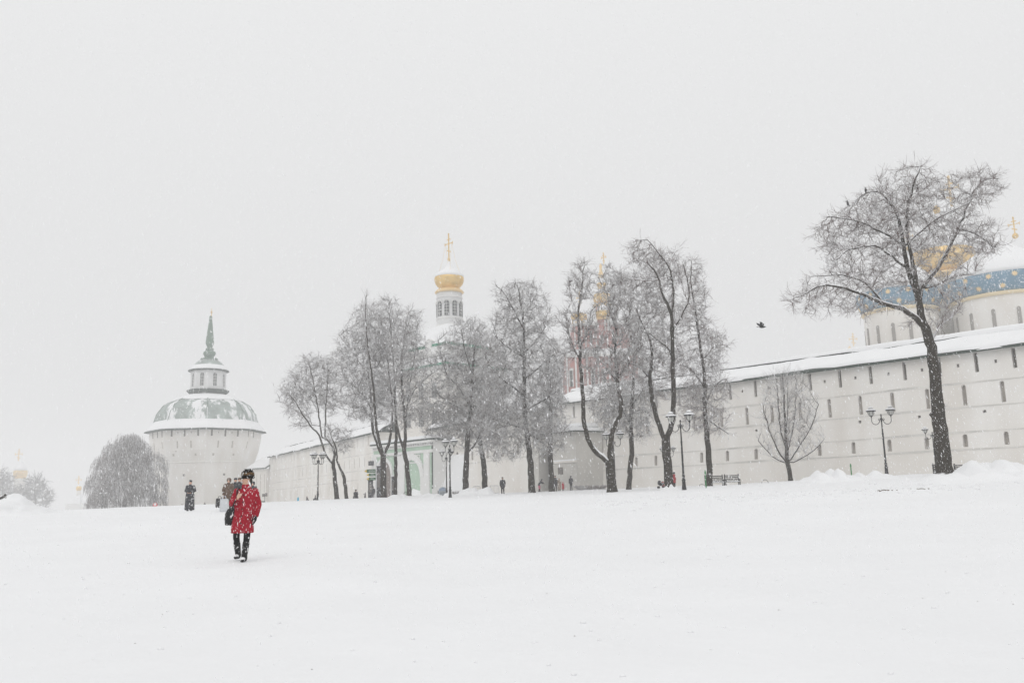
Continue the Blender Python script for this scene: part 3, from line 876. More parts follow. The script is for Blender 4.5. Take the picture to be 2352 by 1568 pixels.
    for i, px in enumerate((980, 1020, 1060)):
        for py in (905, 965):
            q = MB(); p = at(px, py, Y)
            s = (-7.05); xx = (i - 1) * 3.2
            Mw = Matrix.Rotation(WALL_ANG, 4, 'Z'); Mw.translation = off + ux * xx + uy * (-6.06) + Vector((0, 0, p.z - zo - 1.2))
            q.prism(arch_poly(1.1, 2.4), .1, Mw); w = q.build('window', M['glass_dark'], root)
            fb = MB(); fb.box((-.04, -.06, 0), (.04, -.01, 2.3), Mw); fb.box((-.55, -.058, 1.1), (.55, -.012, 1.2), Mw); fb.build('glazing_bars', M['white_trim'], w)
    tag(root, 'white gate church with a gilded onion dome, tall cross and green roof edges', 'church')
gate_church()

def pink_church():
    Y = 152.0; kc = (1263.2, 574.2, .2565)
    c = at(1375, 880, Y); g = G(c.x, c.y)
    root = empty('pink_church', (c.x, c.y, g)); zo = g
    def blockpx(nm, mt, x0, x1, y0, y1, d0, d1):
        a, b = at(x0, y0, Y + d0), at(x1, y0, Y + d0); zt_ = at((x0 + x1) / 2, y1, Y + d0).z - zo; z0 = at((x0 + x1) / 2, y0, Y + d0).z - zo
        mb = MB(); mb.box((a.x - c.x, a.y - c.y, z0), (b.x - c.x, b.y - c.y + d1, zt_)); return mb.build(nm, M[mt], root)
    blockpx('wall_face', 'pink', 1303, 1470, 935, 816, -4, 10)
    blockpx('cornice', 'white_trim', 1300, 1473, 818, 812, -4.3, 11)
    blockpx('roof_snow', 'snow', 1302, 1472, 812, 800, -4.1, 10.4)
    blockpx('upper_wall', 'pink', 1318, 1452, 805, 744, -2, 7)
    blockpx('upper_cornice', 'white_trim', 1316, 1454, 746, 741, -2.3, 7.6)
    blockpx('upper_snow', 'snow', 1317, 1453, 741, 733, -2.1, 7.2)
    for x in (1303.5, 1324, 1350, 1376, 1402, 1430):
        blockpx('pilaster', 'white_trim', x, x + 4, 930, 818, -4.25, .2)
    for x in (1313, 1337, 1363, 1389, 1416):
        for (ya, yb) in ((888, 850),):
            w = blockpx('window', 'glass_dark', x - 3, x + 3, ya, yb, -4.06, .05)
            blockpx('window_frame', 'white_trim', x - 4.5, x + 4.5, yb, yb - 5, -4.3, .25)
            blockpx('window_frame', 'white_trim', x - 5, x - 3.2, ya, yb, -4.25, .2); blockpx('window_frame', 'white_trim', x + 3.2, x + 5, ya, yb, -4.25, .2)
    for x in (1320, 1345, 1369, 1395, 1424, 1448):
        blockpx('pilaster', 'white_trim', x, x + 3, 800, 746, -2.2, .15)
    for x in (1333, 1358, 1383, 1410): blockpx('window', 'glass_dark', x - 3, x + 3, 790, 758, -2.05, .04)
    # domes: two shoulders and a tall tiered tower
    def dome(cx, drum_y0, neck_y, top_y, r, Yd=0, dr=.78):
        h = neck_y - top_y
        dome_stack(root, cx, Y + Yd, [
            ('drum', 'pink', [(r*dr, drum_y0), (r*dr, neck_y + 12)]),
            ('drum_cornice', 'gold_pale', [(r*dr, neck_y + 14), (r*.98, neck_y + 8), (r*.98, neck_y), (r*.8, neck_y - 2)]),
            ('dome', 'gold', [(r*.75, neck_y), (r*.95, neck_y - h*.15), (r, neck_y - h*.4), (r*.95, neck_y - h*.62), (r*.8, neck_y - h*.75)]),
            ('dome_snow', 'snow', [(r*.96, neck_y - h*.6), (r*.9, neck_y - h*.72), (r*.6, neck_y - h*.95), (r*.25, neck_y - h*1.12), (r*.1, neck_y - h*1.3)])], kc=kc, n=20)
        zt_ = at(kc[0] + cx*kc[2], kc[1] + (neck_y - h*1.3)*kc[2], Y + Yd); 
        cr = ortho_cross(r * kc[2] * Y / F * 1.7, r * kc[2] * Y / F * .5, .07); o = cr.build('cross', M['gold_pale'], root)
        o.location = zt_ - Vector((0, 0, .1)) - root.location; o.rotation_euler = (0, 0, WALL_ANG)
        for s in range(5):
            a = -math.pi / 2 + (s - 2) * .6; q = zt_ - root.location; rr = r * dr * kc[2] * (Y + Yd) / F
            zz0 = at(kc[0], kc[1] + drum_y0 * kc[2], Y).z - zo; zz1 = at(kc[0], kc[1] + (neck_y + 14) * kc[2], Y).z - zo
            wv = MB(); Mx = Matrix.Rotation(a + math.pi / 2, 4, 'Z'); Mx.translation = Vector((q.x + math.cos(a) * rr, q.y + math.sin(a) * rr, zz0))
            wv.box((-.14, -.08, 0), (.14, .1, zz1 - zz0), Mx); wv.build('pilaster', M['white_trim'], root)
    dome(268, 800, 650, 530, 72, -1)
    dome(480, 760, 615, 505, 62, -2)
    Yt = Y + 5
    kt = dict(kc=kc, n=16)
    off, _ = dome_stack(root, 482, Yt, [
        ('tower_shaft', 'pink', [(60, 800), (60, 490)]),
        ('tower_cornice', 'gold_pale', [(60, 510), (84, 498), (84, 488), (58, 480)]),
        ('tower_dome', 'gold', [(52, 484), (74, 460), (80, 430), (72, 400), (50, 385)]),
        ('tower_snow', 'snow', [(72, 402), (66, 388), (40, 372), (34, 350)]),
        ('tower_tier', 'gold', [(34, 352), (36, 320), (44, 316), (42, 300), (26, 290)]),
        ('tower_tier_snow', 'snow', [(42, 300), (38, 290), (24, 276), (20, 250)]),
        ('tower_spire', 'gold_pale', [(20, 252), (22, 225), (26, 215), (14, 195), (10, 160), (15, 145), (8, 130), (4, 120)]),
    ], **kt)
    cr = ortho_cross(2.0, .55, .08); o = cr.build('cross', M['gold_pale'], root); o.location = at(kc[0] + 482*kc[2], kc[1] + 124*kc[2], Yt) - root.location; o.rotation_euler = (0, 0, WALL_ANG)
    tag(root, 'pink and white church with several small gilded domes behind the bare trees', 'church')
pink_church()

def star_mesh():
    p = []
    for i in range(16):
        a = math.pi * i / 8; r = .52 if i % 2 == 0 else .26
        p.append((r * math.cos(a), r * math.sin(a)))
    b = MB(); b.prism(p, .08); me = b.mesh('star'); me.materials.append(M['gold_pale']); return me
STAR = star_mesh()

def cathedral():
    Y = 142.0
    c = at(2230, 760, Y); g = G(c.x, c.y)
    root = empty('cathedral', (c.x, c.y, g)); zo = g
    a, b = at(1990, 1100, Y - 6), at(2480, 1100, Y - 6)
    mb = MB(); mb.box((a.x - c.x, -8, -1), (b.x - c.x, 26, at(2230, 850, Y).z - zo)); mb.build('wall_face', M['plaster'], root)
    def blue(cx, Yd, rim_y, hw, top_y, stars):
        k = 1.0
        off, res = dome_stack(root, cx, Yd, [
            ('drum', 'plaster', [(hw*.86, rim_y + 190), (hw*.86, rim_y + 12), (hw*.86, rim_y + 4)]),
            ('drum_cornice', 'cornice_gold', [(hw*.86, rim_y + 5), (hw*.91, rim_y + 2), (hw*.91, rim_y - 1), (hw*.88, rim_y - 3)]),
            ('dome', 'blue_dome', [(hw*.88, rim_y - 2), (hw*.95, rim_y - 12), (hw, rim_y - 26), (hw*1.0, rim_y - 42), (hw*.95, rim_y - 54), (hw*.86, rim_y - 66)]),
            ('dome_snow', 'snow', [(hw*1.0, rim_y - 43), (hw*.975, rim_y - 56), (hw*.80, rim_y - 74), (hw*.6, rim_y - 92), (hw*.36, rim_y - 112), (hw*.15, rim_y - 132), (hw*.05, rim_y - 148)])], kc=(0, 0, 1.0), n=48)
        pr = res['dome_p']; rd = res['drum_p'][1][0]
        face = math.atan2(-(root.location.y + off.y), -(root.location.x + off.x))
        # slender windows of the drum
        z1 = at(cx, rim_y + 34, Yd).z - zo; z0 = at(cx, rim_y + 150, Yd).z - zo
        for i in range(14):
            an = face + (i - 6.5) * 2 * math.pi / 14
            nv = Vector((math.cos(an), math.sin(an), 0)); Mx = Matrix.Rotation(an + math.pi / 2, 4, 'Z'); Mx.translation = off + nv * (rd + .06) + Vector((0, 0, z0))
            w = MB(); w.prism(arch_poly(.55, z1 - z0, 6), .1, Mx); w.build('window', M['drum_window'], res['drum'])
        # gilded stars in staggered rows
        for rowi, u in enumerate((.2, .5, .8)):
            q = u * (len(pr) - 1); i0 = min(int(q), len(pr) - 2); w_ = q - i0
            r = pr[i0][0] * (1-w_) + pr[i0+1][0] * w_; z = pr[i0][1] * (1-w_) + pr[i0+1][1] * w_
            dr, dz = pr[i0+1][0] - pr[i0][0], pr[i0+1][1] - pr[i0][1]
            tilt = math.atan2(dr, dz)
            for s in range(stars):
                an = face + (s + .5 * (rowi % 2)) * 2 * math.pi / stars
                if math.cos(an - face) < -.15: continue
                o = bpy.data.objects.new('star', STAR); COL.objects.link(o); o.parent = res['dome']
                nv = Vector((math.cos(an), math.sin(an), 0))
                o.location = off + nv * (r + .04) + Vector((0, 0, z))
                o.rotation_euler = Euler((tilt, 0, an + math.pi / 2)); 
        top = at(cx, rim_y - 148, Yd)
        ob = MB(); ob.ball((0, 0, 0), .5, 10, 6); cr = ortho_cross(2.7, .85, .085); 
        o = ob.build('orb', M['gold'], root, True); o.location = top - root.location
        o = cr.build('cross', M['gold'], root); o.location = top + Vector((0, 0, .4)) - root.location; o.rotation_euler = (0, 0, WALL_ANG)
    blue(2332, 140, 690, 128, 560, 16)
    blue(2088, 146, 718, 92, 600, 14)
    # central gilded dome and the drum under it
    off, res = dome_stack(root, 2186, 156, [
        ('drum', 'plaster_old', [(62, 780), (62, 640)]),
        ('drum_cornice', 'gold_pale', [(62, 648), (70, 642), (70, 636), (62, 632)]),
        ('dome', 'gold', [(56, 636), (66, 622), (70, 600), (66, 578), (56, 562)]),
        ('dome_snow', 'snow', [(67, 580), (63, 568), (48, 550), (28, 530), (12, 508), (4, 490)]),
        ('orb', 'gold', [(3, 492), (7, 486), (7, 478), (3, 472)])], kc=(0, 0, 1.0), n=32)
    cr = ortho_cross(5.6, 1.6, .16); o = cr.build('cross', M['gold_pale'], root); o.location = at(2186, 474, 156) - root.location; o.rotation_euler = (0, 0, WALL_ANG)
    tag(root, 'white cathedral with blue domes strewn with gold stars and a gilded middle dome', 'cathedral')
cathedral()

def far_church(name, label, cx, Y, secs, bodies, cross_px, cross_h):
    c = at(cx, 1165, Y); g = G(c.x, c.y)
    root = empty(name, (c.x, c.y, g))
    dome_stack(root, cx, Y, secs, kc=(0, 0, 1.0), n=16)
    for nm, mt, x0, x1, y0, y1, tp in bodies:
        a, b = at(x0, y0, Y), at(x1, y0, Y); z0 = min(a.z - g - 8, -3); z1 = at(x0, y1, Y).z - g; w = b.x - a.x; m_ = (a.x + b.x) / 2 - c.x
        mb = MB(); mb.hexa([(m_-w/2, -w/2, z0), (m_+w/2, -w/2, z0), (m_+w/2, w/2, z0), (m_-w/2, w/2, z0), (m_-w/2*tp, -w/2*tp, z1), (m_+w/2*tp, -w/2*tp, z1), (m_+w/2*tp, w/2*tp, z1), (m_-w/2*tp, w/2*tp, z1)])
        mb.build(nm, M[mt], root)
    o = ortho_cross(cross_h, cross_h * .33, cross_h * .04).build('cross', M['gold_pale'], root)
    o.location = at(cx, cross_px, Y) - root.location
    tag(root, label, 'church')
far_church('distant_church', 'faint distant church with a gilded dome dissolving in the snowfall', 42, 440, [
    ('drum', 'plaster', [(11, 1150), (11, 1100)]), ('cornice', 'plaster', [(11, 1104), (14, 1102), (14, 1099), (10, 1098)]),
    ('dome', 'gold', [(10, 1100), (14, 1093), (15, 1084), (13, 1077), (10, 1073)]), ('dome_snow', 'snow', [(14.5, 1080), (13, 1074), (8, 1066), (3, 1060), (1, 1056)])],
    [('wall_face', 'plaster', 20, 66, 1165, 1146, 1.0)], 1058, 5.4)
far_church('distant_chapel', 'tiny faint chapel with a tented white roof beside the weeping tree', 180, 330, [
    ('drum', 'plaster', [(5, 1138), (5, 1126)]), ('dome', 'gold', [(4, 1127), (6, 1122), (5, 1117), (3, 1115)]), ('dome_snow', 'snow', [(5.6, 1120), (4, 1116), (1, 1111)])],
    [('wall_face', 'white_trim', 160, 200, 1172, 1156, 1.0), ('roof_snow', 'snow', 163, 197, 1156, 1136, .25)], 1113, 3.0)
# gilded cross of a chapel whose roof is hidden by the fortress wall
far_church('walled_chapel', 'small faint gilded cross and cupola just above the fortress wall roof', 1961, 330, [
    ('drum', 'plaster', [(9, 900), (9, 812)]), ('dome', 'gold_pale', [(8, 813), (11, 808), (9, 803), (3, 798), (1, 794)])],
    [('wall_face', 'plaster', 1940, 1982, 1100, 850, 1.0)], 795, 4.6)
# ------------------------------------------------------------------ gatehouses in the wall
def fbox(fr, root, nm, mt, s0, s1, z0, z1, o0, o1, build=True, mb=None):
    mb2 = mb or MB()
    q = lambda s, o, z: fr.P(s, o, z) - root.location
    mb2.hexa([q(s0, o1, z0), q(s1, o1, z0), q(s1, o0, z0), q(s0, o0, z0), q(s0, o1, z1), q(s1, o1, z1), q(s1, o0, z1), q(s0, o0, z1)])
    return mb2.build(nm, M[mt], root) if build else mb2

def gate_facade():
    fr = Frame(at(857, 1146, 131), at(993, 1141, 118.5))
    root = empty('gatehouse', fr.P(fr.len / 2, 0, G(*fr.P(fr.len / 2, 0, 0).xy)))
    k = lambda cx, cy: (803.9 + cx * .1208, 964.7 + cy * .1208)
    H = lambda cx, cy: fr.hit(*k(cx, cy))
    S = lambda cx: H(cx, 1000)[0]
    Z = lambda cy: H(1200, cy)[1]
    zb = G(*fr.P(fr.len / 2, 0, 0).xy) - .8
    L_ = fr.len
    fbox(fr, root, 'wall_face', 'white_trim', 0, L_, zb, Z(415), -6, 0)
    fbox(fr, root, 'green_field', 'pale_green', .15, L_ - .1, zb, Z(583), -.02, .03)
    fbox(fr, root, 'green_band', 'pale_green', .15, L_ - .1, Z(580), Z(512), -.02, .03)
    fbox(fr, root, 'roof', 'roof_green', -.3, L_ + .35, Z(408), Z(380), -6.3, .45)
    sn = fbox(fr, root, 'roof_snow', 'snow', -.35, L_ + .3, Z(379.5), Z(320), -6.2, .36)
    fbox(fr, root, 'cornice', 'white_trim', -.3, L_ + .3, Z(455), Z(412), -.3, .42)
    fbox(fr, root, 'frieze', 'white_trim', -.12, L_ + .12, Z(510), Z(492), -.2, .2)
    ns = 26
    for i in range(ns):
        s = L_ * (i + .5) / ns
        fbox(fr, root, 'dentil', 'white_trim', s - .1, s + .1, Z(490), Z(458), -.1, .25)
    fbox(fr, root, 'architrave', 'white_trim', -.1, L_ + .1, Z(640), Z(582), -.1, .16)
    for cx0, cx1 in ((440, 520), (905, 1060), (1430, 1530)):
        fbox(fr, root, 'pilaster', 'white_trim', S(cx0), S(cx1), zb, Z(642), -.1, .28)
    fbox(fr, root, 'corner_strip', 'roof_green', L_ - .02, L_ + .07, zb + 2, Z(456), -.1, .05)
    # panel with a moulded frame above the right arch
    a0, a1 = S(1145), S(1345)
    fbox(fr, root, 'panel', 'pale_green', a0 + .15, a1 - .15, Z(795), Z(685), -.1, .05)
    for (p0, p1, q0, q1) in ((a0, a1, Z(820), Z(798)), (a0, a1, Z(682), Z(660)), (a0, a0 + .14, Z(797.5), Z(682.5)), (a1 - .14, a1, Z(797.5), Z(682.5))):
        fbox(fr, root, 'panel_moulding', 'white_trim', p0, p1, q0, q1, -.1, .14)
    def arch(cxc, r_px, spring, mt, inner):
        sc = S(cxc); r = abs(S(cxc + r_px) - sc); zs = Z(spring)
        d = MB(); Mx = fr.mat4(sc, .06, zb); Mx.translation = Mx.translation - root.location
        d.prism(arch_poly(2 * r * inner, zs + r * inner - zb, 12), .2, Mx); do = d.build('arch_door', M[mt], root)
        ring = MB(); n = 18
        for i in range(n):
            a0_, a1_ = math.pi * i / n, math.pi * (i + 1) / n
            v = []
            for o in (-.05, .3):
                for a in (a0_, a1_):
                    for rr in (r * inner, r): v.append(fr.P(sc + rr * math.cos(a), o, zs + rr * math.sin(a)) - root.location)
            ring.add(v, [(0,1,3,2),(4,6,7,5),(0,2,6,4),(1,5,7,3),(0,4,5,1),(2,3,7,6)])
        ring.build('archivolt', M['white_trim'], root)
        for sg in (-1, 1):
            fbox(fr, root, 'impost', 'white_trim', sc + sg * r * (1 + inner) / 2 - r * (1 - inner) / 2, sc + sg * r * (1 + inner) / 2 + r * (1 - inner) / 2, zb, zs - .01, -.05, .24)
    arch(1185, 245, 1080, 'pale_green', .72)
    arch(665, 165, 1000, 'door_wood', .82)
    # loudspeaker pair on a bracket
    s, z = H(470, 815)
    fbox(fr, root, 'loudspeaker', 'charcoal', s - .35, s + .25, z - .35, z + .3, .3, .9)
    tag(root, 'pale green and white gatehouse front with pilasters and round arches', 'gatehouse')
gate_facade()

def plain_stretch():
    """wall between the two gates, mostly hidden by the trees, with a snowed-over sloping plinth"""
    s0 = FR.hit(990, 1100)[0]
    ev = lin(FR.hit(1000, 985), FR.hit(1285, 932)); bs = lin(FR.hit(1000, 1142), FR.hit(1285, 1126))
    hs = []
    for px in (1050, 1085, 1120, 1155, 1190): 
        s = FR.hit(px, 1050)[0]; hs.append((s - .2, s + .2, .48, .62, 'niche'))
    w = fortress_wall('fortress_wall', 'white wall stretch between the two gates behind the bare trees', FR, s0, -.02, bs, ev, hs, [.66, .44], seed=6, ridge_line=False)
    root = empty('sloping_plinth', FR.P(s0, 2.5, G(*FR.P(s0, 2.5, 0).xy)))
    V = []
    ss = np.linspace(s0 - .5, FR.hit(1075, 1100)[0], 50)
    for s in ss:
        g = [G(*FR.P(s, o, 0).xy) for o in (4.2, 3.6)]
        zt_ = FR.hit(1040, 1052)[1]
        tp = min(1, (ss[-1] - s) / 6.0)
        for o, z in ((4.2, g[0] - .3), (3.5, g[1] + .25), (2.2, g[1] + (zt_ - g[1]) * .5), (1.1, zt_ - .4), (.8, zt_), (.1, zt_ + .5), (-.1, zt_ + .5)):
            V.append(tuple(FR.P(s, o * max(tp, .02) + .12 * float(vnoise(s * .6, o)), z + .1 * float(fbm(s * .5, z, 2))) - root.location))
    V = np.array(V); I = np.arange(len(V)).reshape(50, 7)
    Q = np.stack([I[:-1, :-1], I[1:, :-1], I[1:, 1:], I[:-1, 1:]], -1).reshape(-1, 4)
    np_mesh('snow_slope', V, Q, M['snow'], root, smooth=True)
    tag(root, 'sloping wall foot buried under smooth snow beside the green gatehouse', 'plinth')
plain_stretch()
on_wall('wall_icon', 'small red icon panel high on the wall beside the green gatehouse', 'icon', FR, 1000.5, 1037, .5, 1.6, M['icon_red'], off=.12)
on_wall('wall_icon', 'brown framed icon low on the wall behind the twin lamps', 'icon', FR, 1046, 1062, .55, 1.4, M['icon_red'], off=.12)

def porch():
    fr = Frame(at(1226, 1126, 106), at(1326, 1124, 99))
    root = empty('entrance_porch', fr.P(fr.len / 2, 0, G(*fr.P(fr.len / 2, 0, 0).xy)))
    zb = root.location.z - .8; L_ = fr.len
    z = lambda py, px=1300: fr.hit(px, py)[1]
    s = lambda px: fr.hit(px, 1060)[0]
    a0, a1 = s(1237), s(1268); zt_ = z(993)
    zs = z(1050)
    # the front is built round the arched passage
    fbox(fr, root, 'wall_face', 'plaster_old', 0, a0, zb, zt_, -4, 0)
    fbox(fr, root, 'wall_face', 'plaster_old', a1, L_, zb, zt_, -4, 0)
    m_, r = (a0 + a1) / 2, (a1 - a0) / 2
    mb = MB(); poly = [(a0, zs)] + [(m_ - r * math.cos(math.pi * i / 12), zs + r * math.sin(math.pi * i / 12)) for i in range(1, 12)] + [(a1, zs), (a1, zt_), (a0, zt_)]
    n = len(poly)
    mb.v = [tuple(fr.P(x, 0, y) - root.location) for x, y in poly] + [tuple(fr.P(x, -4, y) - root.location) for x, y in poly]
    mb.f = [tuple(range(n)), tuple(range(2*n-1, n-1, -1))] + [((i+1) % n, i, n+i, n+(i+1) % n) for i in range(n)]
    mb.build('arch_head', M['plaster_old'], root)
    fbox(fr, root, 'passage_shade', 'shade_grey', a0, a1, zb, zs + r, -1.6, -1.4)  # grey sheet, its colour standing in for the shade inside the passage
    fbox(fr, root, 'roof', 'roof_green', -.3, L_ + .4, zt_, zt_ + .12, -4.2, .4)
    fbox(fr, root, 'roof_snow', 'snow', -.25, L_ + .3, zt_ + .125, zt_ + .55, -4.1, .3)
    fbox(fr, root, 'upper_roof', 'roof_green', s(1265), s(1318), zt_ + .56, zt_ + .66, -3.9, -1.0)
    fbox(fr, root, 'upper_snow', 'snow', s(1266), s(1317), zt_ + .665, zt_ + 1.1, -3.8, -1.1)
    fbox(fr, root, 'ledge', 'plaster', s(1270), L_ + .05, z(1062), z(1058), -.1, .12)
    fbox(fr, root, 'ledge_snow', 'snow', s(1270) + .05, L_, z(1058) + .004, z(1055), -.1, .1)
    tag(root, 'squat plastered entrance porch with an arched passage and stepped snowy roofs', 'porch')
    on_wall('wall_plaque', 'square dark plaque on the plastered wall beside the arched porch', 'plaque', fr, 1288, 1081, .9, .8, M['plaque'])
porch()

# ------------------------------------------------------------------ trees
def tubes_np(chains, sides):
    """chains: list of (points (m,3), radii (m,)) -> V, Q"""
    V, Q, n0 = [], [], 0
    ang = np.arange(sides) * 2 * math.pi / sides
    ca, sa = np.cos(ang), np.sin(ang)
    for P, r in chains:
        m = len(P)
        T = np.empty_like(P); T[1:-1] = P[2:] - P[:-2]; T[0] = P[1] - P[0]; T[-1] = P[-1] - P[-2]
        T /= np.maximum(np.linalg.norm(T, axis=1, keepdims=True), 1e-9)
        ref = np.array([0.23, 0.91, 0.34]); 
        U = ref - T * (T @ ref)[:, None]; U /= np.maximum(np.linalg.norm(U, axis=1, keepdims=True), 1e-6)
        W = np.cross(T, U)
        ring = P[:, None, :] + r[:, None, None] * (U[:, None, :] * ca[None, :, None] + W[:, None, :] * sa[None, :, None])
        V.append(ring.reshape(-1, 3))
        I = n0 + np.arange(m * sides).reshape(m, sides); I2 = np.roll(I, -1, 1)
        Q.append(np.stack([I[:-1], I2[:-1], I2[1:], I[1:]], -1).reshape(-1, 4))
        n0 += m * sides
    return np.concatenate(V), np.concatenate(Q)

def snow_on_limbs(chains, rmin, root, thick=0.5):
    """a ridge of settled snow along the upper side of every leaning limb"""
    out = []
    for P, r in chains:
        run = []
        for i in range(len(P)):
            t = P[min(i+1, len(P)-1)] - P[max(i-1, 0)]
            t = t / max(np.linalg.norm(t), 1e-9)
            lean = math.sqrt(max(0, 1 - t[2]**2))
            if r[i] > rmin and lean > 0.38:
                up = np.array([0, 0, 1.0]) - t * t[2]; up /= max(np.linalg.norm(up), 1e-6)
                run.append((P[i] + up * r[i] * 0.62, max(r[i] * (0.5 + thick * 0.5 * lean), .03)))
            else:
                if len(run) > 1: out.append(run)
                run = []
        if len(run) > 1: out.append(run)
    ch = []
    for run in out:
        P = np.array([q[0] for q in run]); r = np.array([q[1] for q in run]); r[0] *= .35; r[-1] *= .35
        ch.append((P, r))
    if ch:
        V, Q = tubes_np(ch, 6)
        tag(np_mesh('limb_snow', V, Q, M['snow'], root, smooth=True), kind='stuff')

DENS = 62.0
def grow_tree(name, label, Y, tf, limbs, crown, seed, dens=1.0, twigs=2.0, twig_len=0.55, mt='twig', step=0.3, kill=0.3, droop=0.0, up=0.12, ydepth=0.75, twig_r=0.0145, tmax=60, group=None, jitter=.25, cat='tree', snowy=True, wide=1.1):
    ox, oy, k = tf
    rs = np.random.RandomState(seed); r_ = random.Random(seed)
    ms = Y / F                                   # metres per picture pixel
    base = at(ox + limbs[0][0][0] * k, oy + limbs[0][0][1] * k, Y)
    base.z = G(base.x, base.y) - 0.08
    root = empty(name, base)
    nodes, par, lim = [], [], []                 # positions relative to the base, parent index, limb radius
    for li, L_ in enumerate(limbs):
        pts = []
        drift = 0.0 if li == 0 else r_.uniform(-.3, .3)
        acc = 0.0
        for i, q in enumerate(L_):
            if i: acc += math.hypot(L_[i][0]-L_[i-1][0], L_[i][1]-L_[i-1][1]) * k * ms
            p = at(ox + q[0] * k, oy + q[1] * k, Y) - base
            pts.append((np.array([p.x, p.y + drift * acc, p.z]), (q[2] * k * ms / 2) if len(q) > 2 else None))
        # widths: fill the missing ones with a taper
        last = None
        ws = [w for _, w in pts]
        if ws[0] is None:
            d = [np.linalg.norm(n - pts[0][0]) for n in nodes]; j = int(np.argmin(d)); ws[0] = lim[j] * .62
        for i in range(1, len(ws)):
            if ws[i] is None: ws[i] = ws[i-1] * .82
        if li == 0:
            pts[0] = (np.array([0, 0, 0.0]), ws[0])
            nodes.append(pts[0][0]); par.append(-1); lim.append(ws[0] * 1.25)
            cur = 0
        else:
            d = [np.linalg.norm(n - pts[0][0]) for n in nodes]; cur = int(np.argmin(d))
            dy = nodes[cur][1] - pts[0][0][1]
            pts = [(p + np.array([0, dy, 0]), w) for p, w in pts]
        # smooth resampling
        P = np.array([p for p, _ in pts]); 
        for i in range(1, len(P)):
            seg = P[i] - P[i-1]; n = max(1, int(np.linalg.norm(seg) / (step * 1.2)))
            p0 = P[max(i-2, 0)]; p3 = P[min(i+1, len(P)-1)]
            for j in range(1, n + 1):
                t = j / n
                q = .5 * ((2*P[i-1]) + (-p0 + P[i])*t + (2*p0 - 5*P[i-1] + 4*P[i] - p3)*t*t + (-p0 + 3*P[i-1] - 3*P[i] + p3)*t**3)
                q = q + rs.normal(0, .025, 3)
                nodes.append(q); par.append(cur); cur = len(nodes) - 1
                lim.append(ws[i-1] + (ws[i] - ws[i-1]) * t)
    nl = len(nodes)
    # attractors through the volume of the crown
    A = []
    for e in crown:
        cx, cy, rx, ry = e[:4]; w = e[4] if len(e) > 4 else 1.0
        c = at(ox + cx * k, oy + cy * k, Y) - base
        ax, az = rx * k * ms * wide, ry * k * ms * 1.06; ay = (ax + az) / 2 * ydepth
        n = int(DENS * min(dens, 1.15) * w * ax * az) + 8
        u = rs.normal(0, 1, (n, 3)); u /= np.linalg.norm(u, axis=1, keepdims=True)
        u *= (rs.rand(n, 1) ** 0.42)
        A.append(np.array([c.x, c.y, c.z]) + u * np.array([ax, ay, az]))
    A = np.concatenate(A); A = A[A[:, 2] > 1.2]
    N = np.array(nodes); alive = np.ones(len(A), bool)
    first = max(1, nl // 6)
    d = np.linalg.norm(A[:, None] - N[None, first:], axis=2); near = d.argmin(1) + first; dist = d.min(1)
    nodes = [n for n in nodes]
    for it in range(tmax):
        alive &= dist > kill
        idx = np.nonzero(alive)[0]
        if len(idx) == 0: break
        V = A[idx] - np.array(nodes)[near[idx]]; V /= np.maximum(np.linalg.norm(V, axis=1, keepdims=True), 1e-6)
        acc = np.zeros((len(nodes), 3)); np.add.at(acc, near[idx], V)
        src = np.unique(near[idx])
        D = acc[src]; D /= np.maximum(np.linalg.norm(D, axis=1, keepdims=True), 1e-6)
        D += rs.normal(0, jitter, D.shape) + np.array([0, 0, up])
        D /= np.linalg.norm(D, axis=1, keepdims=True)
        new = np.array(nodes)[src] + D * step
        st = len(nodes)
        for q, s in zip(new, src): nodes.append(q); par.append(int(s)); lim.append(0.0)
        dn = np.linalg.norm(A[idx][:, None] - new[None], axis=2)
        jn, mn = dn.argmin(1), dn.min(1)
        b = mn < dist[idx] - 1e-4
        near[idx[b]] = st + jn[b]; dist[idx[b]] = mn[b]
        # attractors that nobody gets closer to are dropped
        if it > 6: 
            stuck = ~b; alive[idx[stuck & (rs.rand(len(idx)) < .12)]] = False
    N = np.array(nodes); n = len(N)
    ch = [[] for _ in range(n)]
    for i in range(1, n): ch[par[i]].append(i)
    tip = 0.014
    rad = np.zeros(n)
    for i in range(n - 1, -1, -1):
        rad[i] = max((sum(rad[c] ** 2.35 for c in ch[i])) ** (1 / 2.35) if ch[i] else tip, tip)
        if i < nl: rad[i] = max(min(rad[i], lim[i]), lim[i])
    # children must not outgrow their parent
    for i in range(1, n): rad[i] = min(rad[i], rad[par[i]] * (1.0 if i < nl else .8))
    chains, stack = [], [(0, -1)]
    while stack:
        i, p = stack.pop()
        seq = [p] if p >= 0 else []
        while True:
            seq.append(i)
            if not ch[i]: break
            o = sorted(ch[i], key=lambda c: -rad[c])
            for c in o[1:]: stack.append((c, i))
            i = o[0]
        rr = rad[seq].copy()
        if p >= 0: rr[0] = min(rr[0], rr[1] * 1.15) if len(rr) > 1 else rr[0]
        if len(seq) > 1: chains.append((N[seq], rr))
    big = [c for c in chains if c[1].max() > .06]; small = [c for c in chains if c[1].max() <= .06]
    V, Q = tubes_np(big, 8)
    np_mesh('trunk', V, Q, M['bark'], root, smooth=True)
    Vs, Qs = [], []
    if small:
        V, Q = tubes_np(small, 3); Vs.append(V); Qs.append(Q)
    # fine twigs, three-sided, two pieces each
    cand = np.array([i for i in range(n) if rad[i] < .075 and N[i][2] > 1.5])
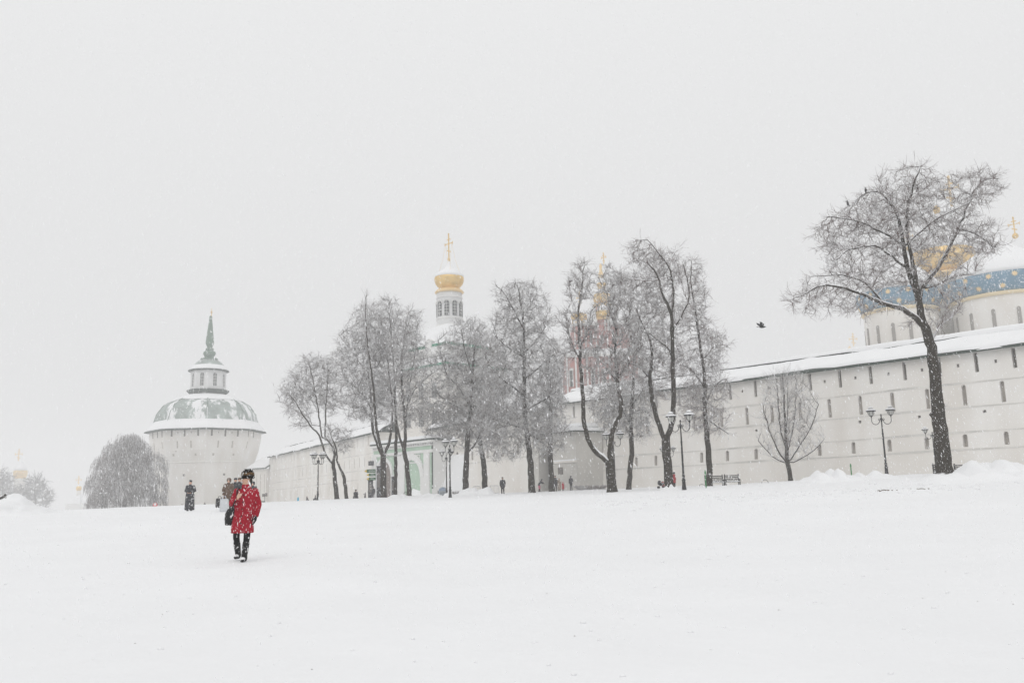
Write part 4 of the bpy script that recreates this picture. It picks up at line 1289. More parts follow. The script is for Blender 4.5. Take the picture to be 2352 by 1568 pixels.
    if len(cand):
        m = int(len(cand) * twigs * 1.3); s = rs.choice(cand, m)
        pa = N[np.array([max(par[i], 0) for i in s])]; P0 = N[s] + (pa - N[s]) * rs.rand(m, 1); pd = N[s] - N[np.array([max(par[i], 0) for i in s])]
        pd /= np.maximum(np.linalg.norm(pd, axis=1, keepdims=True), 1e-6)
        D = pd * 1.0 + rs.normal(0, .46, (m, 3)) + np.array([0, 0, .12 - droop])
        D /= np.linalg.norm(D, axis=1, keepdims=True)
        Ln = 1.25 * twig_len * (0.45 + rs.rand(m, 1) * .9)
        D2 = D + rs.normal(0, .6, (m, 3)) + np.array([0, 0, .2 - droop * 1.3]); D2 /= np.linalg.norm(D2, axis=1, keepdims=True)
        P1 = P0 + D * Ln * .55; P2 = P1 + D2 * Ln * .5
        def seg(Pa, Pb, ra, rb, down=False):
            T = Pb - Pa; T /= np.maximum(np.linalg.norm(T, axis=1, keepdims=True), 1e-6)
            ref = np.array([.2, .3, .93]); U = ref - T * (T @ ref)[:, None]; U /= np.maximum(np.linalg.norm(U, axis=1, keepdims=True), 1e-6); W = np.cross(T, U)
            ph = np.array([R(30), R(150), R(270)]) if down else np.array([R(90), R(210), R(330)])
            ring = lambda P, r: P[:, None] + r * (U[:, None] * np.sin(ph)[None, :, None] + W[:, None] * np.cos(ph)[None, :, None])
            VV = np.concatenate([ring(Pa, ra), ring(Pb, rb)], 1).reshape(-1, 3)
            b = np.arange(len(Pa))[:, None, None] * 6
            f = np.array([[0, 1, 4, 3], [1, 2, 5, 4], [2, 0, 3, 5]])[None] + b
            return VV, f.reshape(-1, 4)
        for (a, b, ra, rb) in ((P0, P1, twig_r, twig_r * .8), (P1, P2, twig_r * .8, twig_r * .55)):
            V, Q = seg(a, b, ra, rb, a is P1); Vs.append(V); Qs.append(Q)
        # side sprigs
        half = rs.rand(m) < .7
        Dn = D[half] + rs.normal(0, .8, (half.sum(), 3)) - np.array([0, 0, droop]); Dn /= np.linalg.norm(Dn, axis=1, keepdims=True)
        V, Q = seg(P1[half], P1[half] + Dn * Ln[half] * .45, twig_r * .75, twig_r * .5); Vs.append(V); Qs.append(Q)
    if Vs:
        off = 0
        for i in range(len(Qs)): Qs[i] = Qs[i] + off; off += len(Vs[i])
        np_mesh('crown', np.concatenate(Vs), np.concatenate(Qs), M[mt], root)
    if snowy: snow_on_limbs(chains, .019, root)
    tag(root, label, cat, group)
    return root, N, rad

T8 = (1263.2, 528.3, .4029); T6 = (947.4, 516.8, .421); T4 = (574.2, 660.3, .3296); TB = (1780, 344.5, .5124); T1 = (0, 0, 1.0)
GRP = None
# --- big tree on the right
big_tree, bigN, bigR = grow_tree('bare_tree', 'tallest bare tree with one long drooping limb, in front of the blue domes', 50, TB, [
    [(760, 1442, 76), (752, 1350, 66), (740, 1250, 62), (725, 1100, 52), (710, 950, 45), (695, 860, 42), (672, 800, 40)],
    [(672, 800, 30), (645, 775, 26), (560, 715, 22), (470, 695, 17), (360, 655, 13), (230, 625, 9), (150, 640, 7), (90, 675, 5)],
    [(672, 800, 34), (655, 740, 32), (640, 650, 28), (605, 550, 22), (580, 430, 17), (562, 310, 14), (530, 240, 10), (490, 215, 7)],
    [(640, 650, 22), (622, 540, 18), (590, 420, 14), (578, 300, 11), (600, 180, 8), (630, 90, 5)],
    [(650, 700, 24), (660, 620, 22), (720, 545, 18), (780, 450, 15), (830, 350, 12), (880, 240, 9), (940, 130, 7), (1030, 110, 4)],
    [(830, 350, 9), (910, 365, 7), (990, 420, 5)], [(590, 530, 12), (520, 480, 9), (430, 440, 7), (300, 470, 6), (240, 520, 4)],
    [(575, 420, 10), (480, 380, 8), (350, 340, 6), (200, 330, 4)], [(470, 695, 10), (400, 600, 7), (300, 560, 5), (170, 560, 4)],
    [(562, 310, 9), (480, 200, 7), (400, 200, 5), (340, 250, 4)], [(590, 420, 9), (680, 340, 7), (760, 290, 5), (850, 250, 4)],
    [(700, 890, 8), (720, 830, 7), (790, 760, 5), (870, 700, 3)], [(742, 1215, 26), (712, 1195, 22), (696, 1178, 18)], [(748, 1180, 16), (762, 1150, 10), (764, 1135, 8)],
    [(660, 620, 10), (730, 600, 7), (820, 560, 5), (900, 560, 3)]],
    [(600, 190, 170, 130), (480, 290, 200, 110), (300, 400, 140, 90), (180, 660, 140, 75), (400, 560, 160, 100), (600, 400, 190, 130), (620, 560, 150, 90), (880, 170, 140, 90), (930, 400, 100, 90), (800, 320, 120, 110), (760, 640, 110, 80), (700, 760, 100, 60, .7), (420, 700, 150, 50, .7), (820, 500, 110, 70)],
    3, dens=.85, twigs=3.2, twig_len=.55, mt='twig_red', step=.3, kill=.3, twig_r=.0125)
# --- the group left of it
grow_tree('bare_tree', 'tree forking into two curved snow-lined stems right above the ground', 60, T8, [
    [(355, 1492, 56), (348, 1400, 52), (342, 1330, 52)],
    [(342, 1330, 30), (300, 1295, 30), (230, 1220, 27), (198, 1110, 26), (190, 1030, 24), (190, 950, 23), (176, 750, 19), (172, 600, 15), (165, 480, 13), (182, 350, 10), (195, 260, 7), (200, 180, 4)],
    [(342, 1330, 34), (350, 1200, 30), (366, 1120, 28), (412, 1020, 26), (396, 900, 24), (390, 780, 20), (382, 650, 16), (392, 560, 13), (360, 450, 9), (340, 330, 6), (290, 225, 4)],
    [(178, 740, 10), (125, 620, 8), (105, 520, 5), (95, 450, 3)], [(174, 660, 9), (225, 560, 7), (240, 450, 4)], [(172, 610, 8), (120, 680, 6), (70, 690, 4)],
    [(165, 480, 7), (130, 360, 5), (110, 270, 3)], [(176, 400, 6), (225, 300, 5), (240, 240, 3)],
    [(390, 830, 10), (450, 760, 8), (540, 640, 5)], [(396, 860, 10), (330, 770, 8), (270, 700, 5), (240, 600, 4)], [(383, 660, 9), (440, 560, 6), (470, 440, 4)]],
    [(180, 250, 62, 85, .8), (175, 360, 70, 60, .6), (110, 520, 55, 75, .7), (215, 540, 45, 80, .7), (140, 670, 110, 75), (400, 620, 140, 110), (370, 420, 100, 110), (360, 280, 70, 80, .7), (340, 780, 150, 90), (440, 740, 110, 90), (330, 900, 120, 80, .7)],
    5, dens=2.4, twigs=2.9, twig_len=.62, step=.3, kill=.3, wide=1.25)
grow_tree('bare_tree', 'slim tree with a veil of drooping twigs behind the forked stems', 76, T8, [
    [(448, 1462, 30), (458, 1350, 28), (465, 1250, 27), (462, 1100, 24), (466, 1000, 20), (476, 850, 15), (485, 720, 10)],
    [(464, 1120, 12), (400, 1000, 8), (330, 950, 5)], [(466, 1000, 10), (540, 900, 8), (590, 850, 5)], [(465, 1050, 8), (530, 1020, 6), (570, 1060, 4)]],
    [(470, 930, 130, 130), (400, 1060, 120, 100), (500, 1080, 90, 110), (340, 1000, 110, 110)], 6, dens=1.6, twigs=2.6, twig_len=.75, droop=.45, up=-.02, wide=1.2)
v_tree, vN, _ = grow_tree('bare_tree', 'tall tree splitting in a wide V above a thick trunk beside the tall lamp', 63, T8, [
    [(676, 1450, 54), (672, 1350, 48), (664, 1260, 50), (660, 1200, 52)],
    [(660, 1195, 28), (620, 1110, 27), (582, 980, 25), (562, 850, 20), (575, 740, 15), (560, 640, 11), (520, 560, 8), (480, 470, 5)],
    [(660, 1195, 32), (690, 1110, 29), (697, 1000, 27), (692, 900, 26), (682, 720, 22), (668, 550, 19), (655, 480, 17), (610, 400, 12), (580, 300, 9), (520, 240, 6)],
    [(668, 500, 12), (680, 380, 10), (655, 240, 8), (590, 150, 6), (540, 90, 5), (470, 85, 3)],
    [(675, 600, 10), (730, 500, 8), (760, 400, 6), (720, 250, 4)], [(655, 240, 6), (690, 160, 5), (720, 120, 3)], [(560, 860, 10), (520, 800, 7), (440, 760, 5)],
    [(590, 320, 7), (500, 320, 6), (400, 310, 4), (320, 260, 3)], [(680, 720, 10), (600, 640, 8), (540, 600, 5)]],
    [(570, 160, 130, 70), (480, 120, 50, 40, .6), (620, 260, 130, 100), (500, 330, 130, 90), (620, 460, 150, 110), (520, 560, 120, 100), (640, 640, 130, 100), (540, 760, 130, 90), (690, 780, 90, 90), (600, 900, 90, 70, .7)],
    7, dens=2.2, twigs=2.9, twig_len=.62, mt='twig_red', step=.3, kill=.3, wide=1.22)
grow_tree('bare_tree', 'leaning slender tree with low hanging branches beside the long bench', 67, T8, [
    [(908, 1442, 36), (908, 1350, 33), (904, 1250, 31), (890, 1130, 28), (884, 1050, 24), (882, 850, 19), (860, 680, 15), (838, 520, 12), (815, 380, 9), (803, 260, 6), (808, 170, 3)],
    [(884, 1000, 9), (940, 880, 7), (1000, 850, 4)], [(884, 900, 9), (820, 800, 7), (760, 760, 5)], [(870, 740, 8), (940, 660, 6), (1000, 660, 4)], [(838, 520, 7), (890, 430, 5), (880, 300, 3)],
    [(884, 1060, 9), (950, 1120, 7), (1010, 1165, 4)], [(830, 470, 6), (770, 380, 5), (750, 300, 3)]],
    [(805, 240, 75, 80, .8), (830, 380, 75, 90, .8), (830, 520, 80, 90), (900, 640, 110, 80), (860, 760, 130, 90), (900, 900, 120, 100), (850, 1050, 100, 110, .8), (930, 1080, 80, 90, .6), (800, 950, 80, 120, .7)],
    8, dens=1.9, twigs=2.8, twig_len=.65, mt='twig_red', droop=.2, wide=1.2)
# --- young tree against the wall
grow_tree('young_tree', 'small young tree with upswept straight branches against the long slit-windowed wall', 76, T1, [
    [(1816, 1102, 10), (1813, 1080, 10), (1809, 1060, 10), (1806, 1020, 7), (1803, 960, 5), (1800, 900, 3), (1798, 862, 1.6)],
    [(1811, 1066, 4), (1785, 1030, 3), (1765, 985, 2.4), (1752, 940, 1.6)], [(1811, 1062, 4), (1838, 1020, 3), (1862, 975, 2.4), (1876, 930, 1.6)], [(1808, 1040, 4), (1788, 980, 3), (1778, 910, 2), (1774, 875, 1.2)],
    [(1808, 1040, 4), (1826, 980, 3), (1838, 910, 2), (1842, 865, 1.2)], [(1812, 1065, 3), (1850, 1045, 2.4), (1884, 1010, 1.4)], [(1811, 1066, 3), (1775, 1048, 2.4), (1742, 1012, 1.4)], [(1806, 1010, 3), (1816, 930, 2), (1820, 858, 1.2)]],
    [(1812, 960, 62, 95, .8), (1812, 1020, 70, 40, .7), (1790, 900, 35, 45, .6), (1835, 910, 35, 50, .6)], 9, dens=.95, twigs=2.2, twig_len=.9, up=.55, step=.4, kill=.5, droop=-.45, twig_r=.011, jitter=.12)
# --- middle group
grow_tree('bare_tree', 'broad straight-stemmed tree whose twigs hang over the arched porch', 76, T6, [
    [(650, 1442, 40), (645, 1320, 34), (632, 1200, 30), (620, 1100, 27), (612, 1000, 24), (608, 800, 21), (610, 650, 16), (602, 500, 11), (584, 390, 7), (570, 310, 3)],
    [(606, 930, 12), (520, 860, 9), (440, 790, 6), (400, 720, 4)], [(618, 1010, 11), (720, 950, 8), (800, 900, 5)], [(604, 560, 10), (540, 440, 8), (500, 370, 6), (455, 320, 4)], [(610, 840, 10), (690, 780, 8), (780, 700, 5)],
    [(632, 1130, 10), (700, 1180, 8), (760, 1230, 5)], [(606, 700, 9), (680, 620, 7), (740, 520, 4)], [(606, 720, 9), (500, 650, 7), (440, 580, 4)], [(622, 1110, 9), (540, 1090, 7), (440, 1060, 5)], [(602, 500, 6), (650, 420, 5), (690, 350, 3)]],
    [(600, 400, 105, 95), (500, 380, 50, 60, .5), (600, 520, 140, 100), (590, 660, 170, 100), (600, 800, 190, 110), (580, 950, 200, 110), (560, 1080, 180, 110), (720, 1130, 110, 120, .8), (500, 1200, 120, 80, .8)],
    10, dens=1.7, twigs=2.6, twig_len=.65, droop=.15, wide=1.42)
grow_tree('bare_tree', 'dark trunk standing close to the arched porch', 92, T6, [
    [(757, 1440, 30), (756, 1300, 27), (752, 1150, 24), (755, 1000, 20), (750, 850, 14), (740, 700, 8)], [(753, 1050, 9), (800, 950, 6)], [(753, 1000, 9), (700, 900, 6)]],
    [(760, 900, 80, 150), (770, 760, 60, 90), (740, 1080, 90, 80, .7)], 12, dens=.9, twigs=2.4, twig_len=.7)
grow_tree('bare_tree', 'round-headed tree growing just below the gilded onion dome', 82, T6, [
    [(288, 1442, 36), (291, 1340, 32), (296, 1250, 29), (302, 1150, 26), (312, 1050, 22), (322, 900, 17), (332, 760, 11), (345, 640, 6)],
    [(296, 1250, 14), (330, 1210, 11), (352, 1175, 8), (400, 1080, 5)], [(316, 1000, 11), (250, 880, 8), (180, 800, 5), (135, 620, 3)], [(322, 880, 10), (390, 780, 7), (440, 700, 4)], [(314, 1030, 10), (210, 970, 7), (110, 900, 4)], [(326, 820, 8), (290, 700, 6), (270, 580, 3)]],
    [(310, 570, 90, 60, .8), (330, 640, 120, 80), (240, 730, 120, 90), (370, 760, 110, 100), (290, 880, 180, 100), (260, 1010, 190, 110), (330, 1080, 150, 100), (220, 1110, 130, 80, .8)],
    13, dens=1.5, twigs=2.5, twig_len=.65, wide=1.32)
grow_tree('bare_tree', 'shorter tree with a straight thick stem behind the crowd barriers', 85, T6, [
    [(396, 1455, 34), (394, 1380, 31), (388, 1300, 29), (372, 1200, 25), (364, 1060, 20), (372, 900, 12), (380, 800, 6)], [(366, 1080, 9), (430, 980, 6), (470, 900, 4)], [(370, 1180, 9), (310, 1100, 6)]],
    [(400, 900, 110, 120), (430, 1040, 110, 100), (380, 1150, 110, 80, .8)], 14, dens=1.0, twigs=2.6, twig_len=.65, droop=.2)
# --- left group
grow_tree('bare_tree', 'tree with three stems rising from one trunk beside the green arrow signs', 84, T4, [
    [(933, 1466, 44), (932, 1380, 42), (930, 1300, 40), (928, 1200, 40), (926, 1165, 40)],
    [(926, 1165, 24), (890, 1100, 24), (848, 990, 22), (834, 850, 18), (815, 700, 14), (790, 520, 10), (780, 350, 6), (765, 200, 3)],
    [(926, 1160, 22), (902, 1060, 21), (886, 900, 18), (880, 700, 14), (862, 500, 10), (850, 300, 6), (860, 120, 3)],
    [(926, 1165, 20), (966, 1090, 20), (982, 960, 17), (985, 800, 13), (960, 620, 9), (940, 450, 6), (950, 280, 3)],
    [(830, 820, 9), (740, 700, 7), (660, 640, 4)], [(840, 900, 9), (760, 830, 7), (680, 820, 4)], [(800, 580, 7), (700, 430, 5), (620, 330, 3)], [(870, 560, 7), (930, 400, 5)]],
    [(760, 620, 140, 110), (690, 500, 110, 90), (740, 360, 110, 120), (830, 230, 100, 130, .9), (870, 420, 120, 120), (720, 760, 110, 90), (850, 700, 120, 120), (790, 880, 110, 70, .7), (900, 860, 90, 90, .7)],
    15, dens=1.7, twigs=2.7, twig_len=.65, wide=1.25)
grow_tree('bare_tree', 'thin straight dark trunk in front of the gatehouse pilasters', 88, T4, [
    [(1014, 1446, 28), (1015, 1300, 26), (1016, 1150, 24), (1018, 1000, 21), (1012, 800, 17), (1004, 600, 12), (990, 400, 8), (975, 220, 5), (965, 90, 2.5)],
    [(1010, 760, 8), (930, 640, 6), (880, 560, 3)], [(1004, 600, 8), (1070, 480, 6), (1100, 360, 3)], [(990, 420, 6), (920, 300, 4), (900, 180, 2.5)], [(985, 330, 5), (1030, 200, 3)]],
    [(965, 180, 90, 120), (980, 330, 110, 110), (960, 500, 120, 110), (1010, 640, 110, 100), (980, 780, 90, 90, .8)], 16, dens=1.5, twigs=2.7, twig_len=.65, wide=1.2)
grow_tree('bare_tree', 'gnarled tree leaning over the green gatehouse arch', 80, T4, [
    [(1109, 1442, 38), (1104, 1340, 35), (1092, 1220, 32), (1072, 1130, 31), (1078, 1080, 26), (1085, 1000, 22), (1072, 850, 19), (1055, 640, 14), (1060, 460, 9), (1080, 300, 5), (1110, 160, 2.5)],
    [(1072, 1130, 18), (1040, 1030, 16), (1022, 940, 13), (1008, 820, 9), (1000, 700, 6)], [(1080, 960, 12), (1095, 820, 10), (1110, 640, 7), (1140, 440, 4), (1150, 260, 2.5)], [(1076, 860, 9), (1140, 710, 7), (1230, 610, 5), (1300, 560, 3)], [(1090, 760, 7), (1160, 680, 5), (1260, 690, 3)],
    [(1068, 1150, 5), (1020, 1170, 4), (960, 1170, 2)]],
    [(1110, 240, 80, 100, .8), (1100, 400, 120, 110), (1150, 540, 100, 100), (1080, 600, 120, 110), (1130, 760, 130, 90), (1080, 900, 120, 90, .7), (1180, 870, 110, 90, .7)], 17, dens=1.6, twigs=2.7, twig_len=.65, wide=1.25)
grow_tree('bare_tree', 'outermost tree of the row, its rounded crown reaching towards the corner tower', 87, T4, [
    [(606, 1466, 34), (598, 1400, 32), (590, 1330, 29), (580, 1230, 26)],
    [(580, 1230, 14), (540, 1185, 13), (508, 1090, 13), (492, 1030, 12), (432, 960, 11), (392, 895, 9), (320, 780, 6), (280, 720, 3)],
    [(580, 1230, 18), (588, 1160, 20), (560, 1085, 16), (520, 1050, 13)], [(500, 1060, 11), (482, 900, 10), (452, 690, 7), (420, 540, 4)], [(520, 1050, 12), (528, 900, 10), (545, 740, 7), (560, 580, 4)],
    [(440, 970, 6), (370, 800, 5), (390, 620, 3)], [(395, 900, 5), (300, 840, 4), (230, 800, 2.5)], [(480, 880, 5), (440, 800, 4), (360, 700, 2.5)]],
    [(440, 540, 100, 80, .9), (340, 620, 90, 80), (540, 600, 90, 110), (270, 760, 75, 80), (380, 740, 110, 90), (470, 720, 100, 100), (560, 780, 90, 110, .8), (340, 860, 90, 70, .8), (370, 960, 60, 40, .5)],
    18, dens=1.6, twigs=2.7, twig_len=.65, wide=1.2)
grow_tree('bare_tree', 'crooked short tree with a snow-capped bend beside the outermost tree', 86, T4, [
    [(674, 1466, 26), (664, 1390, 24), (654, 1310, 22), (625, 1260, 16), (606, 1200, 13), (600, 1120, 11), (575, 1060, 9), (560, 1020, 5)], [(600, 1120, 7), (640, 1060, 5), (690, 1020, 3)], [(602, 1150, 6), (660, 1110, 4), (700, 1100, 2.5)]],
    [(620, 1030, 90, 70), (660, 1090, 70, 70, .8), (570, 990, 60, 50)], 19, dens=1.5, twigs=2.6, twig_len=.6, droop=.15)
# --- faint trees on the far left
for (lab, bx, by, tip_, cr, Yf, sd) in (('faint bushy tree beside the distant gilded dome', 82, 1168, 1100, [(80, 1118, 26, 24), (62, 1136, 24, 26), (98, 1142, 20, 22)], 400, 21), ('faint tree at the far edge of the square behind the snow pile', 8, 1168, 1085, [(6, 1100, 22, 22), (-10, 1120, 26, 26), (18, 1130, 18, 22)], 420, 22)):
    grow_tree('bare_tree', lab, Yf, T1, [[(bx, by, 4), (bx, by - 20, 3.4), (bx - 2, (by + tip_) / 2, 2.4), (bx, tip_, 1)]], cr, sd, dens=.07, twigs=3.5, twig_len=2.4, step=1.2, kill=1.1, twig_r=.068, mt='twig_far', snowy=False)

def willow():
    Y = 188.0; rs = np.random.RandomState(31)
    b = at(285, 1168, Y); b.z = G(b.x, b.y) - .1
    root = empty('weeping_tree', b)
    ms = Y / F
    ch = []
    top = 172 * ms
    trunk = [((0, 0, 0), .5), ((.1, 0, 2), .45), ((.2, .1, 4.5), .38), ((0, 0, 7), .28), ((-.1, .1, 9.5), .16)]
    ch.append((np.array([p for p, _ in trunk], float), np.array([r for _, r in trunk])))
    for i in range(16):
        a = i * 2.4; L_ = rs.uniform(2.5, 5.2)
        p0 = np.array([0.1, 0, rs.uniform(3.5, 8.5)])
        pts = [p0 + np.array([math.cos(a) * L_ * t, math.sin(a) * L_ * t, 2.6 * math.sin(t * 1.9)]) for t in (0, .25, .5, .75, 1)]
        ch.append((np.array(pts), np.array([.16, .13, .1, .07, .03])))
    V, Q = tubes_np(ch, 7); np_mesh('trunk', V, Q, M['bark'], root, smooth=True)
    # the crown is a heap of lobes, every strand hangs from the upper side of one
    st = []
    lobes = [(0, 138, 34), (-30, 128, 30), (30, 130, 32), (-12, 150, 22), (18, 152, 20), (-52, 100, 32), (56, 98, 34), (-62, 62, 26), (66, 56, 26), (0, 96, 48), (-30, 62, 42), (36, 60, 42), (72, 24, 20), (-68, 22, 20), (0, 34, 50), (-36, 24, 36), (40, 22, 36)]
    lobes += [(0, 100, 44, 40), (20, 60, 44, -45), (-25, 70, 40, 50), (0, 40, 44, -60)]
    for lo in lobes:
        lx, lz, lr = [q * ms for q in lo[:3]]; ly = (lo[3] if len(lo) > 3 else rs.uniform(-25, 25)) * ms
        for i in range(int(125 * lr)):
            a = rs.rand() * 2 * math.pi; e = math.asin(rs.uniform(-.35, 1)); q = rs.uniform(.72, 1.06) * lr * (1 + .16 * math.sin(a * 3 + lx * 4) * math.sin(e * 4 + lz))
            o = np.array([math.cos(a) * math.cos(e), math.sin(a) * math.cos(e), math.sin(e)])
            p = np.array([lx, ly, lz]) + o * q * np.array([1, .9, 1]); L_ = rs.uniform(.7, 2.6)
            if p[2] < .35: continue
            L_ = min(L_, p[2] - .15); h = np.array([o[0], o[1], 0]); w = rs.normal(0, .1, 2)
            pts = [p - h * .5 + np.array([0, 0, .05]), p] + [p + h * (.25 * t) + np.array([w[0] * t, w[1] * t, -L_ * t]) for t in (.4, .75, 1.0)]
            st.append((np.array(pts), np.array([.034, .032, .028, .022, .013])))
    V, Q = tubes_np(st, 3); np_mesh('crown', V, Q, M['willow'], root)
    tag(root, 'large grey weeping tree with hanging strands beside the corner tower', 'tree')
willow()
# ------------------------------------------------------------------ cast-iron lamps
def lamp_meshes():
    d = {}
    b = MB(); b.lathe([(.145, -.15), (.145, 0), (.135, .06), (.105, .30), (.098, .52), (.118, .54), (.118, .58), (.085, .60), (.075, .78), (.095, .80), (.095, .83), (.066, .85)], 12); d['base'] = b.mesh('lamp_base')
    b = MB(); b.lathe([(.066, .84), (.058, 1.6), (.052, 2.74), (.066, 2.76), (.066, 2.80), (.048, 2.82), (.036, 3.56), (.06, 3.58), (.06, 3.64), (.05, 3.70), (.075, 3.76), (.05, 3.82), (.026, 3.90), (.05, 3.98), (.05, 4.02), (.012, 4.10)], 10); d['pole'] = b.mesh('lamp_pole')
    b = MB(); pts = []
    for i in range(15):
        a = math.pi * (1.08 - i / 14 * 1.12)
        pts.append((.36 + .24 * math.cos(a), 0, 3.66 - .26 * math.sin(a)))
    pts += [(.60, 0, 3.80), (.60, 0, 3.90)]
    b.tube(pts, [.022] * len(pts), 6)
    sp = [(.12 + (.085 - .012 * i / 2) * math.cos(a_), 0, 3.74 + (.085 - .012 * i / 2) * math.sin(a_)) for i, a_ in enumerate([math.pi * .5 * q for q in (-1.6, -1, -.5, 0, .5, 1, 1.5, 2, 2.5)])]
    b.tube(sp, .016, 5); d['arm'] = b.mesh('lamp_arm')
    b = MB(); b.lathe([(.03, 3.86), (.045, 3.90), (.035, 3.95), (.09, 3.97), (.105, 3.99), (.1, 4.005)], 12, c=(.6, 0, 0)); 
    for i in range(6):
        a = i * math.pi / 3; b.tube([(.6 + .105 * math.cos(a), .105 * math.sin(a), 3.99), (.6 + .185 * math.cos(a), .185 * math.sin(a), 4.12), (.6 + .225 * math.cos(a), .225 * math.sin(a), 4.30)], .012, 4)
    d['cage'] = b.mesh('lantern_cage')
    b = MB(); b.lathe([(.09, 4.00), (.165, 4.11), (.205, 4.295)], 14, c=(.6, 0, 0)); d['glass'] = b.mesh('lantern_glass')
    b = MB(); b.lathe([(.21, 4.27), (.31, 4.285), (.325, 4.31), (.30, 4.345), (.2, 4.385), (.1, 4.42), (.1, 4.47), (.155, 4.475), (.155, 4.50), (.09, 4.52)], 16, c=(.6, 0, 0)); d['hood'] = b.mesh('lantern_hood')
    b = MB(); b.lathe([(.30, 4.348), (.305, 4.39), (.26, 4.43), (.17, 4.46), (.105, 4.465)], 16, c=(.6, 0, 0), cap=False); b.lathe([(.15, 4.502), (.148, 4.545), (.1, 4.60), (.04, 4.62)], 14, c=(.6, 0, 0)); d['snow'] = b.mesh('lantern_snow')
    for k, m in (('base', 'iron'), ('pole', 'iron'), ('arm', 'iron'), ('cage', 'iron'), ('glass', 'lamp_glass'), ('hood', 'iron'), ('snow', 'snow')): d[k].materials.append(M[m])
    return d
LM = lamp_meshes()
def lamp(label, px, Y, height, rz, heads=2, py=1130):
    p = at(px, py, Y); p.z = G(p.x, p.y)
    root = empty('street_lamp', p, rz); s = height / 4.62; root.scale = (s, s, s)
    link('base', LM['base'], None, root); link('pole', LM['pole'], None, root)
    for i in range(heads):
        a = 2 * math.pi * i / heads
        arm = link('arm', LM['arm'], None, root); arm.rotation_euler = (0, 0, a)
        lt = link('lantern', LM['cage'], None, root); lt.rotation_euler = (0, 0, a)
        for k in ('glass', 'hood', 'snow'): link('lantern_' + k, LM[k], None, lt)
    return tag(root, label, 'street lamp', 'black lamps around the square')
lamp('black twin-lantern street lamp, the tallest, beside the thick V-forked tree', 1572, 51, 4.65, R(-38))
lamp('black twin-lantern street lamp standing alone before the long slit-windowed wall', 2041, 58, 4.7, R(-24))
lamp('larger lamp of the close pair by the blue-topped notice board', 1034, 68, 4.65, R(-52))
lamp('smaller lamp of the close pair by the blue-topped notice board', 1026, 80, 4.35, R(-40))
lamp('four-lantern lamp beside the crooked short tree', 730, 84, 4.65, R(-20), heads=4)
lamp('twin-lantern lamp half hidden by the snow-lined forked stems', 1414, 66, 4.65, R(-35))
lamp('small lamp showing past the thick V-forked trunk near the wall', 1539, 72, 3.5, R(-10))
lamp('lamp half hidden behind the trunk of the tallest tree', 2156, 67, 3.75, R(-18))
lamp('faint lamp in front of the weeping tree', 237, 150, 3.5, R(5))
lamp('tiny faint lamp low in front of the weeping tree strands', 321, 143, 1.9, R(8))

# ------------------------------------------------------------------ benches, stakes, signs, barriers
def bench(label, pxa, pxb, Y, py=1105, back=.55, name='bench', sink=.12, arms=2):
    a, b = at(pxa, py, Y), at(pxb, py, Y); c = (a + b) / 2; c.z = G(c.x, c.y) - sink
    L_ = (b - a).length
    root = empty(name, c)
    for i in range(4):
        m = MB(); z = .48 + i * back / 4 + .02; m.box((-L_/2, .2 + i*.02, z), (L_/2, .235 + i*.02, z + back/4 - .05)); m.build('back_slat', M['bench_wood'], root)
    for i in range(4):
        m = MB(); m.box((-L_/2, -.22 + i*.11, .42), (L_/2, -.14 + i*.11, .455)); m.build('seat_slat', M['bench_wood'], root)
    m = MB(); m.box((-L_/2 + .04, -.2, .458), (L_/2 - .04, .16, .53)); m.build('seat_snow', M['snow'], root)
    for i in range(arms):
        x = -L_/2 + .06 + (L_ - .12) * i / max(arms - 1, 1)
        m = MB(); m.box((x - .035, -.2, -.1), (x + .035, -.13, .62)); m.box((x - .035, .24, -.1), (x + .035, .31, .5 + back + .04)); m.box((x - .036, -.22, .62), (x + .036, .3, .67)); m.build('leg', M['iron'], root)
    return tag(root, label, 'bench')
bench('slatted park bench behind the leaning slender tree', 1620, 1663, 71)
bench('slatted park bench next to its twin, nearer the small young tree', 1665, 1700, 71)
bench('small snowed bench at the foot of the lamp behind the tallest tree', 2147, 2166, 60, 1085, sink=.3)
bench('dark bench sunk in snow between the tallest tree and the big snow pile', 2196, 2224, 60, 1082, sink=.42)

def stake(label, px, py0, py1, Y):
    p = at(px, py0, Y); p.z = G(p.x, p.y); h = (py0 - py1) * Y / F
    root = empty('marker_stake', p)
    m = MB(); m.lathe([(.035, -.2), (.033, h*.7), (.028, h)], 8); m.build('post', M['stake_green'], root)
    m = MB(); m.lathe([(.042, h*.78), (.05, h*.8), (.05, h*.9), (.04, h*.92)], 8); m.build('collar', M['stake_green'], root)
    tag(root, label, 'stake')
stake('thin green marker stake in front of the slatted benches', 1622, 1122, 1082, 53)
stake('thin green marker stake among the low snow mounds, away from the benches', 1957, 1103, 1070, 52)

def hoop(label, px, Y, w, h, py=1106):
    p = at(px, py, Y); p.z = G(p.x, p.y)
    m = MB(); m.tube([(-w/2 * math.cos(math.pi*i/10), 0, -.1 + (h + .1) * math.sin(math.pi*i/10)**.6) for i in range(11)], .018, 5)
    o = m.build('metal_hoop', M['iron']); o.location = p; tag(o, label, 'hoop')
hoop('low bent metal hoop poking out of the snow between benches and young tree', 1757, 72, .55, .3)
hoop('low metal hoop in the snow behind the green stake by the benches', 1612, 72, .5, .22, 1110)
hoop('metal hoop in the snow beside the gnarled tree at the gatehouse', 932, 83, .5, .5, 1136)

